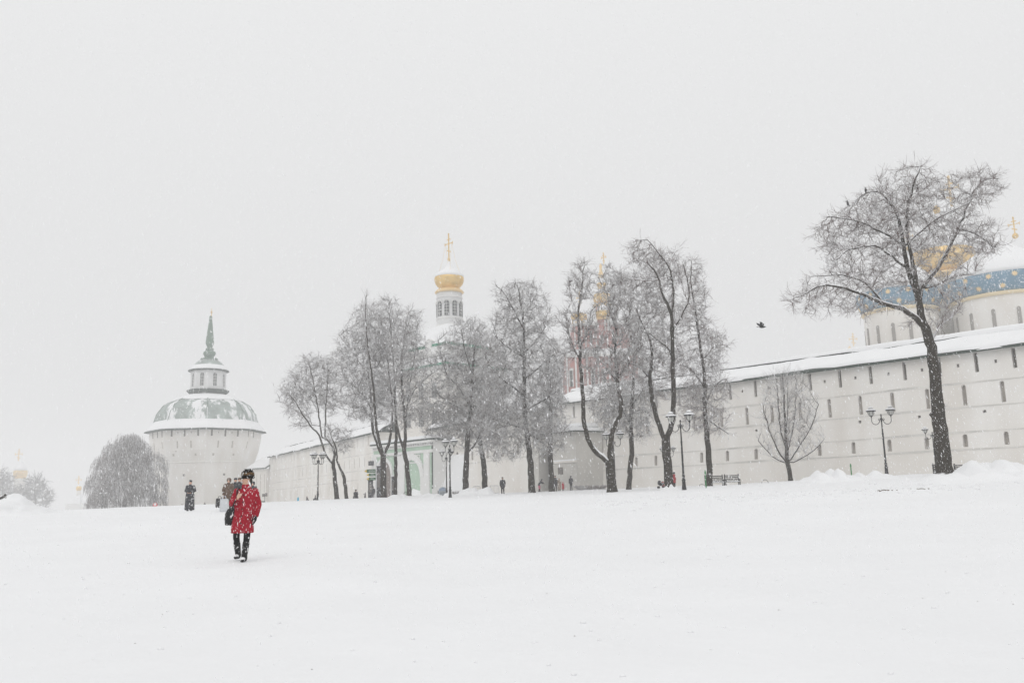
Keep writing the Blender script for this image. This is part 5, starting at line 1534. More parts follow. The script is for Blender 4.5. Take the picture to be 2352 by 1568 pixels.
def arrow_signs():
    Y = 92.0; p = at(863.5, 1139, Y); p.z = G(p.x, p.y)
    root = empty('direction_sign', p); q = lambda px, py: at(px, py, Y) - p
    zt_ = q(863, 1071).z
    m = MB(); m.lathe([(.06, -.2), (.055, zt_)], 8); m.build('post', M['sign_white'], root)
    for x0, x1, y0, y1 in ((843, 862.8, 1085.5, 1077), (847.5, 863, 1093.5, 1086.5), (847.5, 863, 1102.5, 1095.5)):
        a, b = q(x0, y0), q(x1, y1)
        m = MB(); m.box((a.x, -.10, a.z), (b.x, -.064, b.z)); bo = m.build('arrow_board', M['sign_green'], root)
        h = (b.z - a.z); m = MB(); m.prism([(a.x - .01, a.z + .02), (a.x - .01, b.z - .02), (a.x - .28, (a.z + b.z) / 2)], .036, Matrix.Translation((0, -.10, 0))); m.build('arrow_tip', M['sign_yellow'], bo)
        for i, zz in enumerate((.36, .62)):
            m = MB(); m.box((a.x + .18, -.108, a.z + h*zz), (b.x - .12 - .1*i, -.1005, a.z + h*zz + h*.1)); m.build('lettering', M['sign_white'], bo)
    tag(root, 'post with three green arrow boards pointing away from the gatehouse', 'sign')
arrow_signs()
def notice_pillar(label, px0, px1, py0, py1, Y):
    a, b = at(px0, py1, Y), at(px1, py1, Y); c = (a + b) / 2; c.z = G(c.x, c.y); h = at(px0, py0, Y).z - c.z; w = (b - a).length
    root = empty('notice_pillar', c)
    m = MB(); m.box((-w/2, -w/2, -.2), (w/2, w/2, h)); m.build('column', M['charcoal'], root)
    m = MB(); m.box((-w/2 - .05, -w/2 - .05, h + .002), (w/2 + .05, w/2 + .05, h + .1)); m.build('top', M['iron'], root)
    m = MB(); m.box((-w/2 - .02, -w/2 - .02, h + .102), (w/2 + .02, w/2 + .02, h + .25)); m.build('top_snow', M['snow'], root)
    m = MB(); m.box((-w/2 + .06, -w/2 - .03, h*.35), (w/2 - .06, -w/2 - .002, h*.8)); m.build('poster', M['plaque'], root)
    tag(root, label, 'pillar')
notice_pillar('tall dark notice pillar just behind the green arrow boards', 866, 875, 1072, 1139, 100)
notice_pillar('short dark cabinet below the green arrow boards', 846, 856, 1103, 1139, 104)
notice_pillar('slim dark box beside the thin straight trunk at the gatehouse', 899.5, 906, 1096, 1138, 98)

def info_board():
    Y = 84.0; c = at(1017, 1132, Y); c.z = G(c.x, c.y); w = 19 * Y / F; h = 21 * Y / F
    root = empty('notice_board', c)
    m = MB(); m.prism([(-w/2, .05), (w/2, .05), (w/2, h*.62)] + [(w/2 * math.cos(a), h*.62 + h*.38 * math.sin(a)) for a in [math.pi*i/12 for i in range(1, 12)]] + [(-w/2, h*.62)], .06); m.build('board', M['board_pale'], root)
    m = MB(); m.prism([(w*.42, h*.62)] + [(w*.42 * math.cos(a), h*.62 + h*.32 * math.sin(a)) for a in [math.pi*i/12 for i in range(1, 12)]] + [(-w*.42, h*.62)], .012, Matrix.Translation((0, -.016, 0))); m.build('header', M['sign_blue'], root)
    for i in range(4):
        m = MB(); m.box((-w*.36, -.012, h*(.14 + .11*i)), (w*(.36 - .12*(i % 2)), -.002, h*(.18 + .11*i))); m.build('text_line', M['plaque'], root)
    for s in (-1, 1):
        m = MB(); m.box((s*w*.56 - .03, -.02, -.2), (s*w*.56 + .03, .08, h*.62)); m.build('post', M['iron'], root)
    tag(root, 'round-topped notice board with a blue header beside the lamp pair', 'notice board')
info_board()

def barrier(label, pxa, pxb, Y, py=1128):
    a, b = at(pxa, py, Y), at(pxb, py, Y); c = (a + b) / 2; c.z = G(c.x, c.y); L_ = (b - a).length; h = .95
    root = empty('crowd_barrier', c)
    m = MB(); m.tube([(-L_/2, 0, -.1), (-L_/2, 0, h*.8), (-L_/2 + .12, 0, h), (L_/2 - .12, 0, h), (L_/2, 0, h*.8), (L_/2, 0, -.1)], .025, 6); m.build('frame', M['barrier'], root)
    m = MB(); m.tube([(-L_/2, 0, .15), (L_/2, 0, .15)], .02, 5); m.build('rail', M['barrier'], root)
    n = int(L_ / .14)
    for i in range(1, n):
        m = MB(); x = -L_/2 + L_ * i / n; m.tube([(x, 0, .15), (x, 0, h - .02)], .012, 4); m.build('bar', M['barrier'], root)
    tag(root, label, 'barrier')
barrier('grey crowd barrier nearest the walking man in the dark coat', 1124, 1146, 94)
barrier('grey crowd barrier between the round-headed tree and the shorter straight stem', 1086, 1104, 94)

def small_sign():
    Y = 120.0; p = at(608, 1156, Y); p.z = G(p.x, p.y); k = Y / F
    root = empty('small_signpost', p)
    h = 24 * k
    m = MB(); m.lathe([(.04, -.2), (.04, h)], 6); m.build('post', M['charcoal'], root)
    m = MB(); m.box((-.36, -.08, h - .4), (-.02, -.02, h)); m.build('plate', M['plaque'], root)
    m = MB(); m.box((.04, -.08, h - .35), (.34, -.02, h + .1)); m.build('plate', M['plaque'], root)
    m = MB(); m.box((-.62, -.08, .2), (-.02, -.03, .5)); m.build('low_board', M['dome_green'], root)
    tag(root, 'small distant signpost with two plates near the low wall annex', 'sign')
small_sign()
def red_sign():
    Y = 150.0; p = at(356.5, 1165, Y); p.z = G(p.x, p.y); r = 5.2 * Y / F
    root = empty('round_road_sign', p); zc = max(at(356.5, 1159, Y).z - p.z, r + .05)
    Mx = Matrix.Rotation(R(90), 4, 'X')
    m = MB(); m.lathe([(.03, -.2), (.03, zc)], 6); m.build('post', M['charcoal'], root)
    m = MB(); m.lathe([(r, 0), (r, .04)], 20, c=(0, -.04, zc), M=Mx); m.build('red_disc', M['sign_red'], root)
    m = MB(); m.lathe([(r*.55, 0), (r*.55, .02)], 20, c=(0, -.085, zc + r*.3), M=Mx); m.build('white_centre', M['sign_white'], root)
    tag(root, 'small round red and white sign between the weeping tree and corner tower', 'sign')
red_sign()

def shrub(label, px, Y, w, h, seed, name='shrub', n=60, py=1125, depth=None, mt='twig_red', sink=0.0, lean=.5):
    p = at(px, py, Y); p.z = G(p.x, p.y) - sink; rs = np.random.RandomState(seed); ch = []
    for i in range(n):
        x, y = rs.uniform(-w/2, w/2), rs.uniform(-1, 1) * (depth or w * .35) / 2
        t = np.array([x * lean + rs.normal(0, .08), y + rs.normal(0, .08), h * rs.uniform(.6, 1.05)])
        b = np.array([x * (1 if depth else .25), y * .4, -.05])
        ch.append((np.array([b, b * .4 + (b * np.array([1, 1, 0]) + t) * .32, b * np.array([1, 1, 0]) * (1 if depth else 0) + t]), np.array([.02, .016, .009])))
    V, Q = tubes_np(ch, 3); o = np_mesh(name, V, Q, M[mt]); o.location = p
    return tag(o, label, 'shrub')
shrub('small brown tuft of shrub in the snow between the lamp pair and the round-headed tree', 1046, 84, .7, .55, 41, py=1128, lean=1.2)
shrub('low clipped bare hedge along the wall foot beside the porch', 1357, 94, 3.7, .5, 42, name='hedge', n=420, depth=.6, lean=.1, py=1122)

# ------------------------------------------------------------------ snow heaps
snow_heap('snow_pile', 'two-humped snow pile with a smooth skirt between the young tree and a green stake', 1842, 1968, 1112, 1082, 49, 3, lumps=5, depth=4.5)
snow_heap('snow_pile', 'low long snow ridge between the green stake and the lone lamp', 1955, 2060, 1105, 1088, 50, 5, lumps=5, depth=3)
snow_heap('snow_pile', 'big lumpy snow pile beyond the dark sunken bench', 2196, 2420, 1098, 1062, 46, 8, lumps=9, depth=5)
snow_heap('snow_pile', 'trodden snow bank edged with dark dirt clods below the big snow pile', 2110, 2470, 1112, 1094, 40, 12, lumps=12, depth=4)
snow_heap('snow_pile', 'heap of shovelled snow with dirty clods beside the distant gilded dome', -150, 120, 1176, 1130, 62, 18, lumps=12, depth=6)
snow_heap('snow_pile', 'low snow bank along the trodden path by the notice board', 1010, 1140, 1142, 1124, 75, 17, lumps=8, depth=4)
snow_heap('snow_pile', 'small snow mound at the foot of the thick V-forked tree', 1512, 1560, 1116, 1098, 61, 19, lumps=2, depth=1.2)
snow_heap('snow_pile', 'low snow bank at the foot of the gatehouse arch', 890, 1020, 1142, 1131, 78, 23, lumps=7, depth=3)
def stick():
    p = at(4, 1143, 60); m = MB(); m.tube([Vector((-.9, 0, -.3)), Vector((-.2, 0, -.05)), Vector((.15, .05, .12)), Vector((.25, .05, .28))], [.07, .08, .11, .08], 6)
    m.tube([Vector((.1, 0, .1)), Vector((.3, .02, .02))], [.07, .05], 5)
    o = m.build('dead_branch', M['bark']); o.location = p; tag(o, 'dark broken branch stuck in the shovelled snow heap', 'branch')
stick()

# trodden path: a slightly grey sheet of packed snow before the gates
def path():
    V = []; n, m = 90, 14
    A_, B_ = at(985, 1130, 86), at(1420, 1125, 88)
    for j in range(m + 1):
        for i in range(n + 1):
            s, t = i / n, j / m
            x = A_.x + (B_.x - A_.x) * s + float(vnoise(s * 9, t * 2 + 5)) * .6
            y = A_.y - 1 + t * (9.5 + 1.5 * math.sin(s * 5)) + float(vnoise(s * 14, 3 + t)) * 1.2
            V.append((x, y, G(x, y) + .012 + .05 * float(vnoise(x * 1.5, y * 1.5)) * (0 < j < m)))
    V = np.array(V); I = np.arange(len(V)).reshape(m + 1, n + 1)
    Q = np.stack([I[:-1, :-1], I[:-1, 1:], I[1:, 1:], I[1:, :-1]], -1).reshape(-1, 4)
    tag(np_mesh('trodden_path', V, Q, M['snow_trodden'], smooth=True), 'grey trodden snow path in front of the gates', kind='structure')
path()

# ------------------------------------------------------------------ people
PENDING = []
def capsule(mb, a, b, ra, rb, n=10):
    a, b = Vector(a), Vector(b)
    mb.tube([a, a.lerp(b, .5), b], [ra, (ra + rb) / 2, rb], n)
    mb.ball(a, ra * .995, n, 6); mb.ball(b, rb * .995, n, 6)
def chain(mb, pts, rad, n=8):
    for i in range(len(pts) - 1): capsule(mb, pts[i], pts[i+1], rad[i], rad[i+1], n)
def loft(mb, rings, n=20):
    """rings: (cx, cy, z, rx, ry)"""
    vs_, fs = [], []
    for cx, cy, z, rx, ry in rings:
        for k in range(n):
            a = 2 * math.pi * k / n; vs_.append((cx + rx * math.cos(a), cy + ry * math.sin(a), z))
    for i in range(len(rings) - 1):
        for k in range(n): fs.append((i*n+k, i*n+(k+1) % n, (i+1)*n+(k+1) % n, (i+1)*n+k))
    fs.append(tuple(range(n-1, -1, -1))); fs.append(tuple((len(rings)-1)*n + k for k in range(n)))
    mb.add(vs_, fs)
def soft(mb, name, m, parent, voxel):
    o = mb.build(name, M[m], parent); md = o.modifiers.new('remesh', 'REMESH'); md.mode = 'VOXEL'; md.voxel_size = voxel; md.use_smooth_shade = True
    PENDING.append(o); return o
def hand(mb, wrist, d, side, nrm, curl=.35, s=1.0):
    """palm and five fingers; d: direction of the fingers, side: towards the thumb, nrm: palm normal"""
    d, side, nrm = Vector(d).normalized(), Vector(side).normalized(), Vector(nrm).normalized(); w = Vector(wrist)
    for q in (-.5, 0, .5): capsule(mb, w + side * q * .035 * s, w + d * .085 * s + side * q * .062 * s, .019 * s, .015 * s, 6)
    for i, (o, L_) in enumerate(((.031, .070), (.011, .078), (-.010, .072), (-.030, .056))):
        p = w + d * .088 * s + side * o * s; dd = d.copy(); pts = [p]
        for j in range(3):
            dd = (dd + nrm * curl * (.6 + j * .5)).normalized(); p = p + dd * L_ * s * (.45, .32, .25)[j]; pts.append(p)
        chain(mb, pts, [.0092 * s, .0088 * s, .0082 * s, .0072 * s], 6)
    p = w + d * .028 * s + side * .030 * s; dd = (side * .8 + d * .6 + nrm * .35).normalized(); pts = [p, p + dd * .042 * s]
    dd = (dd + d * .5 + nrm * curl).normalized(); pts.append(pts[-1] + dd * .034 * s); pts.append(pts[-1] + (dd + nrm * curl).normalized() * .026 * s)
    chain(mb, pts, [.013 * s, .0105 * s, .0098 * s, .008 * s], 6)

BASE = dict(head=(0, -.02, 1.585), neck=(0, .0, 1.44), chest=(0, 0, 1.27), waist=(0, 0, 1.07), pelvis=(0, 0, .93),
            shl=(-.185, 0, 1.385), ell=(-.245, .02, 1.12), wrl=(-.235, -.06, .88), shr=(.185, 0, 1.385), elr=(.245, .02, 1.12), wrr=(.235, -.06, .88),
            hil=(-.09, 0, .91), knl=(-.10, -.02, .49), anl=(-.10, .03, .085), hir=(.09, 0, .91), knr=(.10, -.02, .49), anr=(.10, .03, .085))
def figure(label, pos, h, heading, J=None, voxel=.022, coat='charcoal', hem=.50, hemw=.24, legs='black_wool', boots='black_boot', hat='charcoal', hat_kind='cap', look=(0, -1, 0), gloves=None, hands='mitt', extra=None, collar=True, waist=.165, name='person', cat='person', group=None, belt=None):
    J = dict(BASE, **(J or {})); J = {k: Vector(v) for k, v in J.items()}
    s = h / 1.70
    root = empty(name, pos, heading); root.scale = (s, s, s)
    look = Vector(look).normalized(); sidev = Vector((-look.y, look.x, 0)).normalized(); upv = Vector((0, 0, 1))
    hd = J['head']
    b = MB()
    b.ball(hd + look * .005 + upv * .012, (.078, .078, .112), 16, 10)
    b.ball(hd + look * .018 - upv * .052, (.058, .058, .062), 12, 8)          # jaw
    b.ball(hd + look * .075 - upv * .070, (.022, .022, .02), 8, 6)            # chin
    capsule(b, hd + look * .078 + upv * .012, hd + look * .100 - upv * .022, .009, .015, 6)   # nose
    for sg in (-1, 1): b.ball(hd + sidev * .078 * sg - look * .004 - upv * .008, (.016, .016, .03), 6, 6)   # ears
    chain(b, [hd - upv * .06 - look * .005, J['neck'], J['chest']], [.052, .056, .10])
    loft(b, [(J['pelvis'].x, J['pelvis'].y, J['pelvis'].z - .06, .13, .095), (J['pelvis'].x, J['pelvis'].y, J['pelvis'].z, .155, .11), (J['waist'].x, J['waist'].y, J['waist'].z, .125, .09), (J['chest'].x, J['chest'].y, J['chest'].z, .15, .105), (J['neck'].x, J['neck'].y, J['neck'].z - .06, .12, .075)])
    for q in 'lr':
        chain(b, [J['sh' + q], J['el' + q], J['wr' + q]], [.052, .042, .029]); capsule(b, J['chest'].lerp(J['sh' + q], .5), J['sh' + q], .07, .052)
        chain(b, [J['hi' + q], J['kn' + q], J['an' + q]], [.085, .056, .04])
        an = J['an' + q]; capsule(b, an + Vector((0, .02, -.045)), an + Vector((0, -.15, -.05)), .036, .030)
        fd = (J['wr' + q] - J['el' + q]).normalized()
        if hands == 'five':
            hand(b, J['wr' + q], fd, Vector((0, -1, 0)) if q == 'r' else Vector((0, 0, 1)), Vector((-1, 0, 0)) if q == 'r' else Vector((0, 1, -.2)), .35 if q == 'r' else .6)
        else: hand(b, J['wr' + q], fd, Vector((0, -1, 0)), Vector((1 if q == 'l' else -1, 0, 0)), .3, 1.05)
    body = soft(b, 'body', 'skin', root, voxel * (.5 if hands == 'five' else 1.0))
    # coat with sleeves
    if coat:
        c = MB(); ch, wa, pe, nk = J['chest'], J['waist'], J['pelvis'], J['neck']
        hx, hy = J.get('hemc', Vector((pe.x, pe.y, 0))).x, J.get('hemc', Vector((pe.x, pe.y, 0))).y
        dz = max(pe.z - hem, .05)
        loft(c, [(hx, hy, hem, hemw, hemw * .72), (hx * .8 + pe.x * .2, hy * .8 + pe.y * .2, hem + dz * .2, hemw * .985, hemw * .71), (hx * .5 + pe.x * .5, hy * .5 + pe.y * .5, hem + dz * .6, hemw * .93, hemw * .69), (pe.x, pe.y, pe.z, max(.185, hemw * .86), .145),
                 (wa.x, wa.y, wa.z, waist + .01, .128), (ch.x, ch.y, ch.z, .19, .142), (nk.x, nk.y, nk.z - .075, .165, .108), (nk.x, nk.y, nk.z - .01, .085, .08), (nk.x, nk.y, nk.z + .035, .076, .076)], 24)
        for q in 'lr':
            chain(c, [J['sh' + q], J['el' + q], J['wr' + q].lerp(J['el' + q], .06)], ([.07, .061, .05] if hands == 'five' else [.078, .068, .054])); capsule(c, ch.lerp(J['sh' + q], .6), J['sh' + q], .085, .074)
        co = soft(c, 'coat', coat, root, voxel)
        if collar:
            k = MB(); k.lathe([(.088, 0), (.098, .03), (.09, .075), (.078, .08), (.074, .0)], 14, c=nk + Vector((0, 0, -.015)), cap=False); k.build('collar', M[coat], co, True)
    # trousers and boots
    t = MB()
    for q in 'lr': chain(t, [J['hi' + q], J['kn' + q], J['an' + q] + (J['kn' + q] - J['an' + q]) * .3], ([.086, .066, .056] if hands == 'five' else [.098, .074, .064]))
    soft(t, 'trousers', legs, root, voxel * .8)
    for q in 'lr':
        t = MB(); an = J['an' + q]; up2 = an + (J['kn' + q] - an) * .66
        chain(t, [up2, an + Vector((0, 0, .03)), an + Vector((0, .01, -.025))], [.072, .060, .062]); capsule(t, an + Vector((0, .02, -.04)), an + Vector((0, -.16, -.045)), .052, .043)
        soft(t, 'boot', boots, root, voxel * .8)
    if gloves:
        for q in 'lr':
            t = MB(); fd = (J['wr' + q] - J['el' + q]).normalized(); capsule(t, J['wr' + q] - fd * .02, J['wr' + q] + fd * .11, .045, .04); capsule(t, J['wr' + q] + fd * .03, J['wr' + q] + fd * .07 + Vector((0, -.05, 0)), .02, .016); soft(t, 'glove', gloves, root, voxel * .8)
    # head wear
    if hat:
        t = MB(); c = hd + upv * .075 - look * .012
        if hat_kind == 'fur':
            t.lathe([(.092, -.05), (.112, -.046), (.118, -.02), (.114, .012), (.1, .014)], 18, c=c)
            pieces = [('hat_middle', 'fur_tan', [(.1, .012), (.117, .016), (.116, .045), (.104, .068), (.09, .07)]), ('hat_crown', 'fur_dark', [(.09, .068), (.104, .072), (.094, .10), (.06, .122), (.01, .128)])]
            def tuft(mb, z0, z1, cnt):
                for i in range(cnt):
                    a, z = rng.uniform(0, 6.283), rng.uniform(z0, z1); r0 = .112 if z < .05 else .112 - (z - .05) * .75
                    p = c + Vector((math.cos(a) * r0, math.sin(a) * r0, z)); q = p + Vector((math.cos(a) * .022, math.sin(a) * .022, rng.uniform(-.014, .02)))
                    mb.tube([p - (q - p) * .4, q], [.012, .002], 3)
            tuft(t, -.045, .01, 60)
            for nm, mt_, prof in pieces:
                h2 = MB(); h2.lathe(prof, 18, c=c); tuft(h2, prof[0][1], prof[-1][1], 60); h2.build(nm, M[mt_], root, True)
            hat = 'fur_dark'
        elif hat_kind == 'hood':
            t.lathe([(.085, -.14), (.112, -.10), (.122, -.02), (.112, .05), (.07, .085), (.01, .095)], 14, c=c - look * .03)
        elif hat_kind == 'skufia':
            t.lathe([(.088, -.03), (.092, .0), (.088, .07), (.07, .085), (.01, .09)], 14, c=c)
        else:
            t.lathe([(.092, -.05), (.097, -.015), (.09, .03), (.06, .058), (.01, .068)], 14, c=c)
        t.build('hat', M[hat], root, True)
    if extra: extra(root, J, body)
    return tag(root, label, cat, group)

def spot(px, Y, py=1140):
    p = at(px, py, Y); p.z = G(p.x, p.y); return p

# the woman in red
def woman_extra(root, J, body):
    look = Vector((-.86, -.5, 0)).normalized(); sd = Vector((-look.y, look.x, 0)); hd = J['head']
    for sg in (-1, 1):
        m = MB(); m.ball(hd + look * .074 + sd * .030 * sg + Vector((0, 0, .012)), (.011, .011, .007), 8, 5); m.build('eye', M['eye_dark'], body, True)
        m = MB(); m.tube([hd + look * .078 + sd * (.030 + q) * sg + Vector((0, 0, .028 - abs(q) * .2)) for q in (-.018, 0, .018)], .0035, 4); m.build('eyebrow', M['eye_dark'], body)
    m = MB(); m.ball(hd + look * .080 + Vector((0, 0, -.046)), (.012, .022, .007), 8, 5, Matrix.Rotation(math.atan2(look.y, look.x), 3, 'Z')); m.build('mouth', M['lips'], body, True)
    m = MB()                                                       # hair at the temple and nape
    for i in range(26):
        a = rng.uniform(-1.0, 1.0); dr = Vector((-look.x * math.cos(a) + sd.x * math.sin(a), -look.y * math.cos(a) + sd.y * math.sin(a), 0))
        m.tube([hd + dr * .085 + Vector((0, 0, .03)), hd + dr * .092 + Vector((0, 0, -.04)), hd + dr * .085 + Vector((0, 0, -.10))], [.013, .012, .004], 4)
    m.build('hair', M['eye_dark'], root)
    g = MB(); fd = (J['wrr'] - J['elr']).normalized(); hand(g, J['wrr'] - fd * .01, fd, Vector((0, -1, 0)), Vector((-1, 0, 0)), .35, 1.18); capsule(g, J['wrr'] - fd * .05, J['wrr'], .042, .036)
    soft(g, 'glove', 'black_wool', root, .009)
    for q in 'lr':                                             # snow caked on the toes
        an = J['an' + q]; m = MB(); m.ball(an + Vector((0, -.13, -.025)), (.05, .075, .035), 10, 6); m.build('boot_snow', M['snow'], root, True)
    for i in range(5):
        m = MB(); z = 1.28 - i * .135; m.lathe([(.014, 0), (.014, .008)], 8, c=(J['chest'].x - .01 - i * .008, -.148 - .004 * i, z), M=Matrix.Rotation(R(90), 3, 'X')); m.build('button', M['black_boot'], root)
walk = dict(head=(.055, -.04, 1.575), neck=(.04, 0, 1.425), chest=(.03, 0, 1.25), waist=(.005, 0, 1.05), pelvis=(-.01, 0, .90), shl=(-.145, -.01, 1.345), ell=(-.235, -.03, 1.115), wrl=(-.10, -.185, 1.215),
            shr=(.215, 0, 1.345), elr=(.275, .05, 1.09), wrr=(.245, -.01, .865), hil=(-.095, .0, .89), knl=(-.15, .06, .47), anl=(-.17, .30, .12), hir=(.08, 0, .89), knr=(.085, -.05, .48), anr=(.05, -.07, .085), hemc=(-.02, -.01, 0))
pw = spot(557, 16.9, 1287)
figure('woman in a red coat and striped fur hat walking across the open snow', pw, 1.67, R(3), walk, voxel=.016, coat='red_coat', hem=.545, hemw=.225, legs='black_wool', boots='black_boot', hat='fur', hat_kind='fur', look=(-.86, -.5, 0), hands='five', extra=woman_extra, waist=.185)
def woman_bag():
    s = 1.67 / 1.7; root = empty('shoulder_bag', pw, R(3)); root.scale = (s, s, s)
    m = MB(); m.tube([(-.02, .13, 1.38), (-.10, .02, 1.43), (-.12, -.10, 1.38), (-.09, -.205, 1.25), (-.15, -.21, 1.10), (-.20, -.13, 1.02)], .014, 6); m.build('strap', M['bag_black'], root)
    m = MB(); m.tube([(-.02, .13, 1.38), (-.16, .16, 1.2), (-.27, .08, 1.02)], .014, 6); m.build('strap', M['bag_black'], root)
    b = MB(); loft(b, [(-.30, -.02, .70, .055, .05), (-.275, -.02, .80, .095, .07), (-.255, -.03, .92, .105, .075), (-.23, -.04, 1.02, .075, .06)], 16)
    for (x, z) in ((-.325, .72), (-.245, .70)): capsule(b, (x + .02, -.03, z + .12), (x, -.03, z), .045, .012)
    soft(b, 'bag_body', 'bag_black', root, .012)
    tag(root, 'black shoulder bag hanging at the hip of the woman in red', 'bag')
woman_bag()
# the man in the long black cassock
figure('man in a long black cassock and round cap standing on the snow crest', spot(435, 52.6, 1173), 1.80, R(8), dict(ell=(-.265, .05, 1.13), wrl=(-.10, -.17, 1.03), elr=(.265, .05, 1.13), wrr=(.10, -.17, 1.03)), coat='charcoal', hem=.05, hemw=.275, hat='black_wool', hat_kind='skufia', look=(-.1, -1, 0), waist=.175)
# the little group behind her
pb = spot(523, 47.5, 1182)
figure('person in a brown winter coat carrying bags behind the woman in red', pb, 1.74, R(20), dict(ell=(-.27, .0, 1.12), wrl=(-.26, -.05, .88)), coat='brown_coat', hem=.62, hemw=.25, legs='brown_coat', hat='brown_coat', hat_kind='hood', look=(-.3, -1, 0))
def carried(label, px, py, Y, w, h, m, tilt=0.0, name='shopping_bag'):
    p = at(px, py, Y); root = empty(name, p - Vector((0, 0, h / 2)))
    b = MB(); loft(b, [(0, 0, 0, w*.42, w*.2), (0, 0, h*.1, w*.5, w*.24), (0, 0, h*.7, w*.48, w*.2), (0, 0, h, w*.44, w*.08)], 14); b.build('bag_body', M[m], root, True)
    for s in (-1, 1):
        b = MB(); b.tube([(-w*.22, s*w*.06, h), (-w*.12, s*w*.05, h*1.22), (w*.12, s*w*.05, h*1.22), (w*.22, s*w*.06, h)], .012, 5); b.build('handle', M[m], root)
    tag(root, label, 'bag')
carried('white shopping bag held by the person in the brown coat', 514.5, 1160, 46.9, .48, .70, 'bag_white')
carried('dark bag held beside the white shopping bag', 504.5, 1154.5, 47.6, .46, .50, 'bag_black')
figure('walker in a dark jacket half hidden behind the brown coat', spot(539, 49.5, 1180), 1.80, R(-10), None, coat='charcoal', hem=.75, hat='charcoal', hat_kind='cap')
figure('walker in a brown cap close behind the red coat', spot(548, 50.5, 1180), 1.83, R(10), None, coat='charcoal', hem=.8, hat='brown_coat', hat_kind='cap')
figure('walker whose grey hood shows past the hanging arm of the woman in red', spot(579, 49.0, 1180), 1.55, R(0), None, coat='charcoal', hem=.6, hat='charcoal', hat_kind='hood')
# along the trees and the gates
V3 = .036
figure('man in a dark coat walking along the trodden path', spot(1155, 88, 1134), 1.78, R(-5), dict(knl=(-.09, -.10, .50), anl=(-.09, -.04, .09), knr=(.09, .04, .49), anr=(.09, .22, .12)), V3, coat='charcoal', hem=.72, hemw=.23)
figure('stooping person with bright pink trousers beside the porch', spot(1239, 95, 1125), 1.55, R(60), dict(head=(0, -.40, 1.36), neck=(0, -.28, 1.28), chest=(0, -.17, 1.16), waist=(0, -.03, 1.02), shl=(-.18, -.22, 1.24), shr=(.18, -.22, 1.24), ell=(-.2, -.42, 1.05), wrl=(-.1, -.6, .98), elr=(.2, -.42, 1.05), wrr=(.1, -.6, .98)), V3, coat='charcoal', hem=.78, legs='pink_cloth', hat='charcoal', hat_kind='hood')
figure('tall person in black at the porch passage beside the beige coat', spot(1276, 94, 1124), 1.66, R(15), None, V3, coat='charcoal', hem=.55)
figure('person in black standing close against the porch tree trunk', spot(1269, 95.5, 1124), 1.42, R(40), None, V3, coat='charcoal', hem=.5)
figure('person in a long beige coat between the black coats and the red child', spot(1285, 94, 1123), 1.34, R(-10), None, V3, coat='beige_coat', hem=.16, hemw=.25, hat='beige_coat')
figure('small child in a red hooded snowsuit by the porch', spot(1293.5, 93, 1123), .88, R(30), None, V3 * .8, coat='red_jacket', hem=.3, hemw=.27, legs='red_jacket', hat='red_jacket', hat_kind='hood')
figure('hooded person in a short dark jacket standing alone by the porch plaque and hedge', spot(1312, 93, 1123), 1.5, R(200), None, V3, coat='charcoal', hem=.82, hat='charcoal', hat_kind='hood')
figure('person in a bright red jacket beside the thick V-forked trunk', spot(1548.5, 73, 1112), 1.32, R(120), dict(head=(0, -.10, 1.56), neck=(0, -.05, 1.43)), V3, coat='red_jacket', hem=.55, hat='charcoal', hat_kind='hood')
figure('crouching child in red beside a pram behind the V-forked trunk', spot(1523, 72, 1114), .62, R(0), dict(head=(0, -.1, 1.5)), V3 * .7, coat='red_jacket', hem=.2, hemw=.3, hat='charcoal')
def pram():
    p = spot(1518, 71.5, 1115); root = empty('pram', p)
    m = MB(); loft(m, [(0, 0, .22, .16, .12), (0, 0, .3, .24, .17), (0, 0, .46, .27, .19)], 14); m.build('basket', M['charcoal'], root)
    for sx in (-1, 1):
        for sy in (-1, 1):
            m = MB(); m.lathe([(.1, -.02), (.1, .02)], 12, c=(sx * .2, sy * .15, .1), M=Matrix.Rotation(R(90), 3, 'X')); m.build('wheel', M['iron'], root)
    m = MB(); m.tube([(.25, -.15, .4), (.45, -.15, .65), (.45, .15, .65), (.25, .15, .4)], .018, 5); m.build('handle', M['iron'], root)
    m = MB(); m.ball((-.1, 0, .46), (.18, .18, .2), 12, 6); m.build('hood', M['charcoal'], root, True)
    tag(root, 'dark pram in the snow beside the V-forked trunk', 'pram')
pram()
sit = dict(head=(0, -.05, 1.02), neck=(0, -.02, .87), chest=(0, 0, .70), waist=(0, .02, .50), pelvis=(0, .02, .36), shl=(-.18, 0, .82), shr=(.18, 0, .82), ell=(-.26, -.08, .58), wrl=(-.16, -.28, .46), elr=(.26, -.08, .58), wrr=(.16, -.28, .46),
           hil=(-.1, 0, .34), knl=(-.15, -.38, .42), anl=(-.13, -.36, .09), hir=(.1, 0, .34), knr=(.15, -.38, .42), anr=(.13, -.36, .09))
figure('person in dark grey sitting low in the snow between crooked and three-stemmed trees', spot(817, 90, 1142), 1.42, R(20), sit, V3, coat='charcoal', hem=.06, hemw=.36, hat_kind='hood')
figure('dark-coated half of the couple under the arrow boards', spot(849, 107, 1140), 1.42, R(-15), None, V3, coat='charcoal', hem=.5, hemw=.27)
figure('partner of the couple under the arrow boards, nearer the pillar', spot(857, 106, 1140), 1.46, R(15), None, V3, coat='charcoal', hem=.62, hemw=.25, hat_kind='hood')
figure('small child with an outstretched arm beside the couple', spot(838.5, 105, 1140), .78, R(-40), dict(ell=(-.42, 0, 1.3), wrl=(-.66, 0, 1.3)), V3 * .7, coat='charcoal', hem=.4, hemw=.27, hat_kind='hood')
figure('tiny child in a bright turquoise jacket playing in the snow', spot(684.5, 112, 1154), .66, R(0), None, V3 * .7, coat='blue_jacket', hem=.12, hemw=.34, legs='blue_jacket', hat='blue_jacket', hat_kind='hood')
